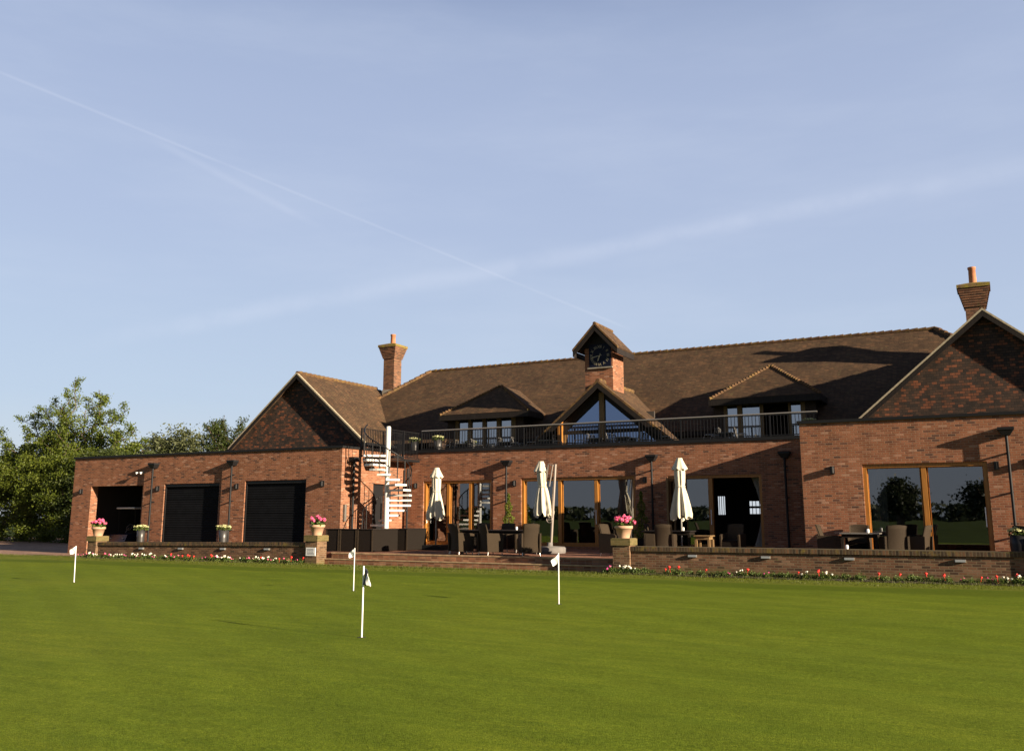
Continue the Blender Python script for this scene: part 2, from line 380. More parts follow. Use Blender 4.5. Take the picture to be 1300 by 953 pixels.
skycol = mix(wt, 1.0, skycol, ramp(wt, sepw.outputs[2], [(0.5, (1, 1, 1)), (0.85, (0.5, 0.5, 0.55))]), 'MULTIPLY')
skycol = mix(wt, 1.0, skycol, ramp(wt, math_node(wt, 'ADD', math_node(wt, 'MULTIPLY', dotn((-0.46, 0.886, 0.0), GEN), 0.5), 0.5), [(0.25, (0.5, 0.5, 0.52)), (0.68, (1, 1, 1))]), 'MULTIPLY')  # sky dimmed overhead and behind the viewer to lessen fill light
wl.new(skycol, bg.inputs[0])
sc.view_settings.view_transform = 'Standard'; sc.view_settings.look = 'None'
sc.view_settings.exposure = 1.42; sc.view_settings.gamma = 1
sc.cycles.max_bounces = 6; sc.cycles.transparent_max_bounces = 12

# ------------------------------------------------------------------ ground
def gh(x, y):               # gentle roll of the putting green
    if y > 23.0: k = max(0, (24.2-y)/1.2)
    else: k = 1
    return k*(0.045*noise.noise(Vector((x*0.13, y*0.28, 3.1)))+0.022*noise.noise(Vector((x*0.4, y*0.8, 7.7))))

def lawn_material():
    m, nt, b = mat('mown_grass'); N, L = nt.nodes, nt.links
    tc = N.new('ShaderNodeTexCoord'); o = tc.outputs['Object']
    sp = N.new('ShaderNodeSeparateXYZ'); L.new(o, sp.inputs[0])
    big = noise_out(nt, o, 0.22, 5, 0.6); mid = noise_out(nt, o, 2.2, 6, 0.65); fine = noise_out(nt, o, 60, 4, 0.7)
    base = ramp(nt, big, [(0.3, (0.100, 0.141, 0.010)), (0.5, (0.119, 0.160, 0.012)), (0.7, (0.137, 0.173, 0.014))])
    midc = ramp(nt, mid, [(0.25, (0.86, 0.88, 0.8)), (0.75, (1.13, 1.10, 1.1))]); base = mix(nt, 1.0, base, midc, 'MULTIPLY')
    finec = ramp(nt, fine, [(0.3, (0.50,)*3), (0.7, (1.50,)*3)]); base = mix(nt, 1.0, base, finec, 'MULTIPLY')
    grain = noise_out(nt, o, 17, 5, 0.7); grc = ramp(nt, grain, [(0.3, (0.74, 0.78, 0.7)), (0.7, (1.26, 1.2, 1.3))]); base = mix(nt, 1.0, base, grc, 'MULTIPLY')
    mpl = N.new('ShaderNodeMapping'); L.new(o, mpl.inputs[0]); mpl.inputs['Rotation'].default_value = (0, 0, 1.01); mpl.inputs['Scale'].default_value = (0.25, 3.5, 1)
    rut = ramp(nt, noise_out(nt, mpl.outputs[0], 1.6, 5, 0.6), [(0.3, (0.82, 0.88, 0.85)), (0.7, (1.13, 1.08, 1.05))]); base = mix(nt, 1.0, base, rut, 'MULTIPLY')
    # the mower leaves alternating passes, blades laid away and towards
    st = math_node(nt, 'SINE', math_node(nt, 'MULTIPLY', math_node(nt, 'ADD', math_node(nt, 'ADD', sp.outputs[0], math_node(nt, 'MULTIPLY', sp.outputs[1], 1.6)), math_node(nt, 'MULTIPLY', mid, 0.25)), 3.4))
    stc = ramp(nt, math_node(nt, 'ADD', math_node(nt, 'MULTIPLY', st, 0.5), 0.5), [(0.3, (0.965,)*3), (0.7, (1.03,)*3)]); base = mix(nt, 1.0, base, stc, 'MULTIPLY')
    # darker band across the lawn, then paler rough by the beds
    wob = math_node(nt, 'ADD', sp.outputs[1], math_node(nt, 'MULTIPLY', math_node(nt, 'SUBTRACT', noise_out(nt, o, 0.35, 2), 0.5), 0.9))
    c1 = math_node(nt, 'GREATER_THAN', wob, 20.6)
    mr = N.new('ShaderNodeMapRange'); mr.interpolation_type = 'SMOOTHSTEP'; L.new(wob, mr.inputs['Value'])
    mr.inputs['From Min'].default_value = 20.6; mr.inputs['From Max'].default_value = 20.9
    mr2 = N.new('ShaderNodeMapRange'); mr2.interpolation_type = 'SMOOTHSTEP'; L.new(wob, mr2.inputs['Value'])
    mr2.inputs['From Min'].default_value = 21.9; mr2.inputs['From Max'].default_value = 22.25
    base = mix(nt, math_node(nt, 'MULTIPLY', mr.outputs[0], 0.7), base, mix(nt, fine, (0.050, 0.080, 0.007), (0.086, 0.118, 0.010)))
    base = mix(nt, mr2.outputs[0], base, mix(nt, fine, (0.085, 0.110, 0.010), (0.155, 0.18, 0.024)))
    L.new(base, b.inputs['Base Color']); b.inputs['Roughness'].default_value = 0.9; b.inputs['Specular IOR Level'].default_value = 0.05
    bp = N.new('ShaderNodeBump'); bp.inputs['Strength'].default_value = 0.6; bp.inputs['Distance'].default_value = 0.02
    L.new(noise_out(nt, o, 90, 3, 0.7), bp.inputs['Height']); L.new(bp.outputs[0], b.inputs['Normal'])
    return m
M['lawn'] = lawn_material()
g = MB()
nx, ny = 170, 100
vs = []; fs = []
for j in range(ny+1):
    for i in range(nx+1):
        x = -75+90*i/nx+0; y = -6+30.3*j/ny
        vs.append((x, y, gh(x, y)))
for j in range(ny):
    for i in range(nx): fs.append((j*(nx+1)+i, j*(nx+1)+i+1, (j+1)*(nx+1)+i+1, (j+1)*(nx+1)+i))
g.add(vs, fs, True); tag(g.build('lawn', M['lawn']), kind='structure')
M['meadow'] = plain('rough_grass', (0.035, 0.052, 0.008), 0.95, spec=0.05, var=0.3, vscale=0.3, bump=0.3, bscale=8)
g = MB(); g.add([(-1800, -1800, -0.12), (1800, -1800, -0.12), (1800, 1800, -0.12), (-1800, 1800, -0.12)], [(0, 1, 2, 3)])
tag(g.build('ground', M['meadow']), kind='structure')
g = MB(); g.box(-75, -20.25, 24.55, 46, -0.1, -0.015)
tag(g.build('driveway', M['drive']), kind='structure')
# bed soil strips
def bed(x0, x1, y0=23.72, y1=24.2):
    g = MB(); n = int((x1-x0)/0.12); vs = []; fs = []
    for i in range(n+1):
        x = x0+(x1-x0)*i/n
        e = y0+0.05*noise.noise(Vector((x*3, 0, 0)))
        vs += [(x, e, -0.01), (x, e+0.12, 0.035), (x, y1, 0.045)]
    for i in range(n):
        for k in (0, 1): fs.append((i*3+k, (i+1)*3+k, (i+1)*3+k+1, i*3+k+1))
    g.add(vs, fs, True); tag(g.build('flower_bed_soil', M['soil']), kind='structure')
bed(-30.9, -20.25); bed(-8.9, 5.0); bed(-9.7, -8.95, 23.72, 24.08)
# terrace and steps
ZT = 0.36
g = MB(); g.box(-20.2, -9.5, 24.86, 31.0, -0.1, ZT); g.box(-9.5, 9, 24.55, 31.0, -0.1, ZT+0.002)
tag(g.build('terrace', M['paving']), kind='structure')
g = MB()
g.box(-19.68, -9.5, 24.80, 24.86, 0.184, ZT+0.004); g.box(-20.2, -9.5, 24.50, 24.856, -0.1, 0.18)
tag(g.build('terrace_steps', M['step_brick']), kind='structure')
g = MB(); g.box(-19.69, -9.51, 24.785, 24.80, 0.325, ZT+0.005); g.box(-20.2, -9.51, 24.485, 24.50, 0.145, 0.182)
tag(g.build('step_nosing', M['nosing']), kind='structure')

# ------------------------------------------------------------------ clubhouse
GY, MY, PT = 27.0, 31.0, 4.02
club = empty('clubhouse', (-13, 31, 0), 'long red brick clubhouse with brown tiled roofs, clock turret and first floor balcony', 'building')
def wall_with_openings(x0, x1, y0, y1, z0, z1, ops, name='wall', m='brick'):
    g = MB(); x = x0
    for (a, b_, c, d) in sorted(ops):
        g.box(x, a, y0, y1, z0, z1)
        if c > z0: g.box(a, b_, y0, y1, z0, c)
        g.box(a, b_, y0, y1, d, z1); x = b_
    g.box(x, x1, y0, y1, z0, z1)
    o = g.build(name, M[m], club, origin=(x0, y0, 0)); return o
B1, B2, B3 = (-34.45, -31.32), (-30.07, -27.05), (-25.73, -22.72)
wall_with_openings(-35.61, -21.1, GY, GY+0.35, -0.1, 3.98, [(B1[0], B1[1], -0.1, 2.79), (B2[0], B2[1], -0.1, 2.82), (B3[0], B3[1], -0.1, 2.87)])
D1, D2, D3 = (-20.17, -17.09), (-15.84, -11.34), (-10.15, -6.93)
wall_with_openings(-20.75, -4.9, MY, MY+0.35, 0.2, PT-0.02, [(D1[0], D1[1], 0.46, 2.90), (D2[0], D2[1], 0.46, 2.93), (D3[0], D3[1], 0.46, 2.90)])
WW = (-3.29, -0.23)
wall_with_openings(-4.9, 6.0, GY, GY+0.35, 0.2, 4.10, [(WW[0], WW[1], 0.46, 2.92)])
# return wall of garage block (faces +X) with the dark side door, and wing return, and far ends
g = MB()
g.box(-21.45, -21.1, GY+0.35, 28.95, -0.1, 3.98); g.box(-21.45, -21.1, 28.95, 29.75, 2.75, 3.98); g.box(-21.45, -21.1, 29.75, MY+0.35, -0.1, 3.98); g.box(-21.1, -20.75, MY, MY+0.35, 0.2, PT-0.02)
g.build('wall', M['brick'], club, origin=(-21.1, GY, 0))
g = MB(); g.box(-4.9, -4.55, GY+0.35, MY+1.5, 0.2, 4.10); g.build('wall', M['brick'], club, origin=(-4.9, GY, 0))
g = MB(); g.box(-35.61, -35.26, GY+0.35, 43, -0.1, 3.98); g.build('wall', M['brick'], club, origin=(-35.61, GY, 0))
g = MB(); g.box(-35.61, -12.6, 43, 43.3, -0.1, 4.5); g.box(-9.0, 6, 43, 43.3, -0.1, 4.5); g.box(-12.6, -9.0, 43, 43.3, -.1, 1.2); g.box(-12.6, -9.0, 43, 43.3, 2.9, 4.5); g.box(5.65, 6, GY+0.35, 43, -0.1, 4.1); g.build('wall', M['brick'], club, origin=(6, 43, 0))
# dark metal copings on the parapets
g = MB(); g.box(-35.67, -21.04, GY-0.06, GY+0.41, 3.98, 4.06); g.box(-21.51, -21.04, GY+0.41, 30.94, 3.98, 4.06)
g.box(-35.67, -35.2, GY+0.41, 43, 3.98, 4.06); g.build('parapet_coping', M['black_plastic'], club, origin=(-28, GY, 3.98))
g = MB(); g.box(-21.04, -4.96, MY-0.05, MY+0.40, PT-0.02, PT+0.10); g.build('parapet_coping', M['black_plastic'], club, origin=(-13, MY, 4))
g = MB(); g.box(-4.96, 6.06, GY-0.06, GY+0.41, 4.10, 4.18); g.box(-4.96, -4.49, GY+0.41, 32.5, 4.10, 4.18); g.build('parapet_coping', M['black_plastic'], club, origin=(0, GY, 4.1))
# flat roofs, balcony floor, interior shells
for (a, b_) in ((-35.26, -21.45), (-4.55, 5.65)):
    g = MB(); g.box(a, b_, GY+0.35, 43, 3.72, 3.82); g.build('flat_roof', M['felt'], club)
g = MB(); g.box(-21.1, -4.55, MY+0.35, 34.6, 3.50, 3.62); g.build('balcony_floor', M['felt'], club)
g = MB()
g.box(-35.2, -21.5, 35.0, 35.1, -0.1, 3.6); g.box(-35.25, -35.2, GY+0.36, 35, -0.1, 3.6); g.box(-21.5, -21.46, GY+0.36, 35, -0.1, 3.6)
g.box(-35.2, -21.5, GY+0.36, 35, 3.5, 3.6)
for a, b_, c, d in ((-21, -10.62, .3, 3.5), (-10.62, -10.26, .3, 1.57), (-10.62, -10.26, 2.39, 3.5), (-10.26, -9.3, .3, 3.5), (-9.3, -8.72, .3, 1.6), (-9.3, -8.72, 2.18, 3.5), (-8.72, 5.6, .3, 3.5)):
    g.box(a, b_, 39.0, 39.1, c, d)
g.box(-21, -4.6, MY+0.36, 39, 3.2, 3.3); g.box(-4.5, 5.6, GY+0.36, 39, 3.2, 3.3)
g.box(-21.05, -21, MY+0.36, 39, 0.3, 3.3); g.box(5.5, 5.6, GY+0.36, 39, 0.3, 3.3); g.box(-4.54, -4.5, GY+0.36, 31.5, .3, 3.3)
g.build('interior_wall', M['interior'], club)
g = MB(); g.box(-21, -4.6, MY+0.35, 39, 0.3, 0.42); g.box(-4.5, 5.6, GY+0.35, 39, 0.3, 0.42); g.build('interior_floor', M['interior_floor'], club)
# roller doors
for (a, b_), zt in ((B2, 2.82), (B3, 2.87)):
    g = MB(); z = 0.0; k = 0
    g.box(a, b_, GY+0.13, GY+0.18, -0.1, zt)
    while z < zt-0.02:
        g.add([(a+0.02, GY+0.129, z), (b_-0.02, GY+0.129, z), (b_-0.02, GY+0.118, z+0.045), (a+0.02, GY+0.118, z+0.045), (b_-0.02, GY+0.129, z+0.088), (a+0.02, GY+0.129, z+0.088)],
              [(0, 1, 2, 3), (3, 2, 4, 5)]); z += 0.09
    for zz in (0.55, 1.1, 1.65, 2.2): g.box(a+.02, b_-.02, GY+.108, GY+.117, zz, zz+.02)
    d = g.build('roller_door', M['roller'], club, origin=((a+b_)/2, GY+0.25, 0))
    h = MB(); h.box(a, a+0.06, GY+0.05, GY+0.095, -0.1, zt); h.box(b_-0.06, b_, GY+0.05, GY+0.095, -0.1, zt); h.box(a+.06, b_-.06, GY+0.05, GY+0.095, zt-0.12, zt)
    h.build('guide_rail', M['black_metal'], d, origin=((a+b_)/2, GY+0.2, 0))
# side door
g = MB(); g.box(-21.25, -21.22, 28.95, 29.75, 0.3, 2.75); sdoor = g.build('side_door', M['black_plastic'], club, origin=(-21.2, 29.3, 0.3))
g = MB(); g.box(-21.22, -21.16, 29.02, 29.06, 1.25, 1.4); g.build('handle', M['steel'], sdoor, origin=(-21.18, 29.04, 1.3))

# glazed door sets
def doorset(x0, x1, z0, z1, y, posts, panes, fm='oak', name='patio_door', pm='glass', parent=club, fw=0.10, depth=0.17, pw=0.17):
    g = MB()
    g.box(x0, x0+fw, y+0.06, y+0.06+depth, z0, z1); g.box(x1-fw, x1, y+0.06, y+0.06+depth, z0, z1)
    g.box(x0+fw, x1-fw, y+0.06, y+0.06+depth, z1-fw, z1); g.box(x0+fw, x1-fw, y+0.06, y+0.06+depth, z0, z0+0.09)
    f = g.build(name, M[fm], parent, origin=((x0+x1)/2, y, z0))
    for p in posts:
        g = MB(); g.box(p-pw*.36, p+pw*.36, y+0.085, y+0.245, z0+0.09, z1-fw); g.build('post', M[fm], f, origin=(p, y+0.15, z0))
    for (a, b_) in panes:
        g = MB(); g.add([(a, y+0.19, z0+0.09), (b_, y+0.19, z0+0.09), (b_, y+0.19, z1-fw), (a, y+0.19, z1-fw)], [(0, 1, 2, 3)])
        g.build('pane', M[pm], f, origin=((a+b_)/2, y+0.19, z0))
        r = MB(); t = 0.022
        for bx in ((a, a+t, z0+.09, z1-fw), (b_-t, b_, z0+.09, z1-fw), (a+t, b_-t, z0+.09, z0+.09+t*2), (a+t, b_-t, z1-fw-t, z1-fw)):
            r.box(bx[0], bx[1], y+0.165, y+0.205, bx[2], bx[3])
        r.build('sash', M[fm], f, origin=((a+b_)/2, y+0.19, z0))
    return f
f1 = doorset(*D1, 0.46, 2.90, MY, (-19.07, -18.075), [(-20.07, -19.155), (-18.985, -18.16), (-17.99, -17.19)])
f2 = doorset(*D2, 0.46, 2.93, MY, (-14.29, -12.85), [(-15.74, -14.375), (-14.205, -12.935), (-12.765, -11.44)])
f3 = doorset(*D3, 0.46, 2.90, MY, (-8.67,), [(-9.55, -8.755)])
# folded leaf of the open door, standing out from the frame
g = MB(); X = -9.93
for (a, b_, c, d) in ((31.06-0.8, 31.06-0.72, 0.5, 2.8), (31.06-0.08, 31.06, 0.5, 2.8), (31.06-0.72, 31.06-0.08, 2.71, 2.8), (31.06-0.72, 31.06-0.08, 0.5, 0.62)):
    g.box(X-0.03, X+0.03, a, b_, c, d)
leaf = g.build('open_door_leaf', M['grey_oak'], club, origin=(X, 31, 0.5))
g = MB(); g.add([(X, 30.34, 0.62), (X, 30.98, 0.62), (X, 30.98, 2.71), (X, 30.34, 2.71)], [(0, 1, 2, 3)]); g.build('pane', M['glass'], leaf, origin=(X, 30.6, 0.6))
f4 = doorset(*WW, 0.46, 2.92, GY, (-1.76,), [(-3.19, -1.845), (-1.675, -0.33)])
for f, x, y in ((f2, -12.85, MY), (f3, -8.67, MY), (f4, -0.37, GY), (f1, -20.02, MY)):
    g = MB(); g.box(x-0.012, x+0.012, y+0.03, y+0.05, 1.25, 1.75, 0.004); g.box(x-.008, x+.008, y+.05, y+.09, 1.3, 1.33); g.box(x-.008, x+.008, y+.05, y+.09, 1.67, 1.7)
    g.build('handle', M['white_plastic'], f, origin=(x, y, 1.3))
# curtains inside the glass
def curtain(xa, xb, y, z0=0.5, z1=2.85, tie=0.0):
    g = MB(); vs = []; fs = []; n = 26; rows = 10
    for j in range(rows+1):
        z = z1+(z0-z1)*j/rows; sh = tie*math.sin(PI*j/rows)
        for i in range(n+1):
            x = xa+(xb-xa)*(i/n)*(1-sh); vs.append((x, y+0.05*math.sin(i*1.9), z))
    for j in range(rows):
        for i in range(n): a = j*(n+1)+i; fs.append((a, a+1, a+n+2, a+n+1))
    g.add(vs, fs, True)
    return g.build('curtain', M['curtain'], club, origin=(xa, y, z1))
curtain(-3.15, -2.75, GY+0.5); curtain(-11.5, -11.9, MY+0.55, tie=0.6); curtain(-7.0, -7.4, MY+0.55, tie=0.7); curtain(-15.7, -15.3, MY+0.55, tie=.5)

# downpipes with hoppers
def downpipe(x, y, ztop, zbot, face='y'):
    g = MB()
    if face == 'y':
        g.tube([(x, y-0.16, ztop-0.12), (x, y-0.16, zbot)], 0.038, 10)
        e = g.build('downpipe', M['black_plastic'], club, origin=(x, y, zbot))
        h = MB(); h.hexa([(x-0.09, y-0.22, ztop-0.16), (x+0.09, y-0.22, ztop-0.16), (x+0.09, y, ztop-0.16), (x-0.09, y, ztop-0.16)],
                         [(x-0.18, y-0.27, ztop-0.02), (x+0.18, y-0.27, ztop-0.02), (x+0.18, y, ztop-0.02), (x-0.18, y, ztop-0.02)])
        h.box(x-0.19, x+0.19, y-0.28, y, ztop-0.02, ztop+0.05)
        h.build('hopper', M['black_plastic'], e, origin=(x, y, ztop))
        for z in (1.0, 2.1, 3.1):
            b_ = MB(); b_.box(x-0.045, x+0.045, y-0.16, y-0.001, z, z+0.03); b_.build('bracket', M['black_plastic'], e, origin=(x, y, z))
    else:
        g.tube([(x+0.12, y, ztop-0.12), (x+0.12, y, zbot)], 0.05, 10)
        e = g.build('downpipe', M['black_plastic'], club, origin=(x, y, zbot))
        h = MB(); h.box(x, x+0.24, y-0.16, y+0.16, ztop-0.12, ztop+0.05); h.build('hopper', M['black_plastic'], e, origin=(x, y, ztop))
downpipe(-30.62, GY, 3.62, 0.0); downpipe(-26.30, GY, 3.62, 0.0); downpipe(-16.38, MY, 3.55, 0.36); downpipe(-10.66, MY, 3.58, 0.36)
downpipe(-6.12, MY, 3.55, 0.36); downpipe(0.27, GY, 3.72, 0.36); downpipe(-21.1, 27.55, 3.62, 0.36, 'x')
g = MB(); g.tube([(-20.88, 30.93, 3.4), (-20.88, 30.93, 0.36)], 0.04, 8); g.build('downpipe', M['black_plastic'], club, origin=(-20.88, 30.93, .36))
# wall lights
for (x, y, z) in ((-35.02, GY, 2.58), (-30.40, GY, 2.64), (-26.10, GY, 2.66), (-21.93, GY, 2.70), (-20.52, MY, 2.72), (-16.10, MY, 2.74), (-4.07, GY, 2.78), (0.68, GY, 2.84), (-10.95, MY, 2.78), (-0.02, GY, 2.80)):
    g = MB(); g.box(x-0.06, x+0.06, y-0.03, y, z-0.11, z+0.11, 0.005)
    l = g.build('wall_light', M['black_metal'], club, origin=(x, y, z))
    g = MB(); g.lathe([(0.055, -0.085), (0.055, 0.085)], (x, y-0.095, z), 14); g.build('lamp_barrel', M['black_plastic'], l, origin=(x, y-.1, z))
g = MB(); g.box(-31.40, -31.28, GY-0.04, GY, 3.27, 3.37); g.tube([(-31.34, GY-0.02, 3.32), (-31.34, GY-0.22, 3.30)], 0.02); fl = g.build('floodlight', M['zinc'], club, origin=(-31.34, GY, 3.3))
for dx in (-0.12, 0.12):
    g = MB(); g.lathe([(0.02, -0.05), (0.055, 0.015), (0.055, 0.035)], (-31.34+dx, GY-0.24, 3.28), 12); g.build('lamp_head', M['white_plastic'], fl, origin=(-31.34+dx, GY-.24, 3.3))
g = MB(); g.box(-21.1, -21.0, 27.14, 27.24, 1.35, 1.95, 0.01); g.build('meter_box', M['zinc'], club, origin=(-21.05, 27.2, 1.6))

# ---- roofs
SL = 0.80; RY, RZ = 37.7, 8.50; EY = 32.8; EZ = RZ-SL*(RY-EY)
RX0, RX1 = -24.18, -1.64
def sheet(g, pts, th=0.06):
    p = [Vector(q) for q in pts]; n = (p[1]-p[0]).cross(p[2]-p[0]).normalized()
    if n.z < 0: p = p[::-1]; n = -n
    k = len(p); q = [a-n*th for a in p]
    g.add(p+q, [tuple(range(k)), tuple(range(k, 2*k))[::-1]]+[(i, k+i, k+(i+1) % k, (i+1) % k) for i in range(k)])
def ridge(parent, a, b_, r=0.085, name='ridge_tiles'):
    a = Vector(a); b_ = Vector(b_); n = max(2, int((b_-a).length/0.3)); g = MB(); d = (b_-a)/n
    for i in range(n):
        p = a+d*i; q = p+d*1.04
        g.tube([p+Vector((0, 0, -0.015)), q+Vector((0, 0, 0.012))], [r*0.93, r*1.06], 8, True)
    return g.build(name, M['ridge_tile'], parent, origin=tuple(a))
hw = RY-EY
g = MB(); BYB = RY+hw
def zr(y): return EZ+SL*(y-EY)
NOTCH = [(-20.32, -16.72), (-9.0, -5.38)]
sheet(g, [(RX0-hw, EY, EZ), (-20.32, EY, EZ), (-20.32, 33.5, zr(33.5)), (-16.72, 33.5, zr(33.5)), (-16.72, EY, EZ), (-15.0, EY, EZ), (-12.82, 34.95, zr(34.95)), (-10.64, EY, EZ),
          (-9.0, EY, EZ), (-9.0, 33.5, zr(33.5)), (-5.38, 33.5, zr(33.5)), (-5.38, EY, EZ), (RX1+hw, EY, EZ), (RX1, RY, RZ), (RX0, RY, RZ)]); sheet(g, [(RX0-hw, BYB, EZ), (RX1+hw, BYB, EZ), (RX1, RY, RZ), (RX0, RY, RZ)])
sheet(g, [(RX0-hw, EY, EZ), (RX0, RY, RZ), (RX0-hw, BYB, EZ)]); sheet(g, [(RX1+hw, EY, EZ), (RX1, RY, RZ), (RX1+hw, BYB, EZ)])
mainroof = g.build('main_roof', M['roof_tile'], club, origin=(RX0, RY, RZ))
ridge(mainroof, (RX0, RY, RZ), (RX1, RY, RZ)); ridge(mainroof, (RX0, RY, RZ+.01), (RX0-hw+1, EY+1, EZ+SL+.01), 0.10, 'hip_tiles'); ridge(mainroof, (RX1, RY, RZ+.01), (RX1+hw-1, EY+1, EZ+SL+.01), 0.10, 'hip_tiles')
for (a, b_) in ((-21.1, -20.34), (-16.70, -15.1), (-10.5, -9.02), (-5.36, -4.5)):
    g = MB(); g.box(a, b_, EY+0.12, EY+0.30, 3.6, EZ-0.05); g.build('upper_wall', M['board'], club, origin=(a, EY, 3.6))
    g = MB(); g.box(a, b_, EY-0.04, EY+0.02, EZ-0.18, EZ-0.03); g.build('fascia', M['dark_timber'], mainroof, origin=(a, EY, EZ))

def gable_wing(xc, y0, hwid, zb, za, yback, name):
    """tile hung gable facing the lawn, ridge running back to the main roof"""
    s = (za-zb)/hwid; g = MB(); ov = 0.24
    sheet(g, [(xc-hwid, y0-ov, zb), (xc, y0-ov, za), (xc, yback, za), (xc-hwid, yback, zb)], 0.07)
    sheet(g, [(xc+hwid, y0-ov, zb), (xc, y0-ov, za), (xc, yback, za), (xc+hwid, yback, zb)], 0.07)
    rf = g.build(name, M['roof_tile'], club, origin=(xc, y0, zb))
    w = MB(); w.prism([(xc-hwid+0.1, y0, 3.82), (xc+hwid-0.1, y0, 3.82), (xc+hwid-0.1, y0, zb), (xc, y0, za-0.1), (xc-hwid+0.1, y0, zb)], (0, 0.2, 0))
    w.build('tile_hung_gable', M['tile_hung'], club, origin=(xc, y0, zb))
    ridge(rf, (xc, y0-ov, za+0.01), (xc, yback-0.4, za+0.01))
    for sgn in (-1, 1):
        b_ = MB(); P = lambda t, dz: (xc+sgn*hwid*(1-t)*1.0, y0-ov-0.03, zb+(za-zb)*t+dz)
        b_.prism([P(0, -0.23), P(0, -0.075), P(1, -0.075), P(1, -0.24)], (0, 0.03, 0)); b_.build('bargeboard', M['dark_timber'], rf, origin=P(0, 0))
        v = MB(); v.prism([P(0, -0.05), P(0, 0.02), P(1, 0.02), P(1, -0.05)], (0, 0.10, 0)); v.build('verge', M['verge'], rf, origin=P(0, 0))
        e = MB(); e.box(xc+sgn*hwid, xc+sgn*(hwid+0.10), y0-ov, yback, zb-0.12, zb-0.02); e.build('gutter', M['black_plastic'], rf, origin=(xc+sgn*hwid, y0, zb))
        wl_ = MB(); wl_.box(xc+sgn*(hwid-0.2), xc+sgn*(hwid-0.35), y0+.2, yback, 3.5, zb-0.0); wl_.build('wing_wall', M['board'], rf, origin=(xc+sgn*hwid, y0, 3.5))
    return rf
gable_wing(-26.66, 31.0, 3.76, 4.52, 7.66, 37.0, 'left_wing_roof')
gable_wing(0.0, 31.0, 3.76, 4.53, 7.71, 37.1, 'right_wing_roof')

# chimneys
def chimney(x, y, zb, zf, zc, zt, w=0.58):
    g = MB(); h = w/2; g.box(x-h, x+h, y-h, y+h, zb, zf)
    n = 8; H = (zc-0.12-zf)
    for i in range(n):
        hh = h+0.02+(0.16)*((i+1)/n)
        g.box(x-hh, x+hh, y-hh, y+hh, zf+H*i/n+0.001, zf+H*(i+1)/n)
    c = g.build('chimney', M['chimney_brick'], club, origin=(x, y, zb))
    g = MB(); hh = h+0.215
    g.hexa([(x-hh, y-hh, zc-.119), (x+hh, y-hh, zc-.119), (x+hh, y+hh, zc-.119), (x-hh, y+hh, zc-.119)], [(x-hh, y-hh, zc), (x+hh, y-hh, zc), (x+hh, y+hh, zc), (x-hh, y+hh, zc)])
    g.hexa([(x-hh, y-hh, zc), (x+hh, y-hh, zc), (x+hh, y+hh, zc), (x-hh, y+hh, zc)], [(x-.15, y-.15, zc+.12), (x+.15, y-.15, zc+.12), (x+.15, y+.15, zc+.12), (x-.15, y+.15, zc+.12)])
    g.build('chimney_cap', M['pier_moss'], c, origin=(x, y, zc))
    g = MB(); g.lathe([(0.13, 0), (0.115, zt-zc-0.08), (0.135, zt-zc-0.07), (0.135, zt-zc)], (x, y, zc+0.02), 14); g.build('chimney_pot', M['clay_pot'], c, origin=(x, y, zc))
    g = MB(); g.box(x-h-.03, x+h+.03, y-h-.03, y+h+.03, zb, zb+0.62); g.build('flashing', M['lead'], c, origin=(x, y, zb))
M['pier_moss'] = masonry('mossy_cap_brick', 0.225, 0.075, 0.009, [(0, (0.09, 0.05, 0.03)), (1, (0.2, 0.11, 0.06))], (0.15, 0.12, 0.07), moss=0.9, moss_col=(0.24, 0.19, 0.03))
chimney(-25.87, 36.8, 6.95, 9.10, 9.77, 10.32, 0.62); chimney(-0.20, 35.6, 6.8, 8.72, 9.50, 10.18, 0.63)

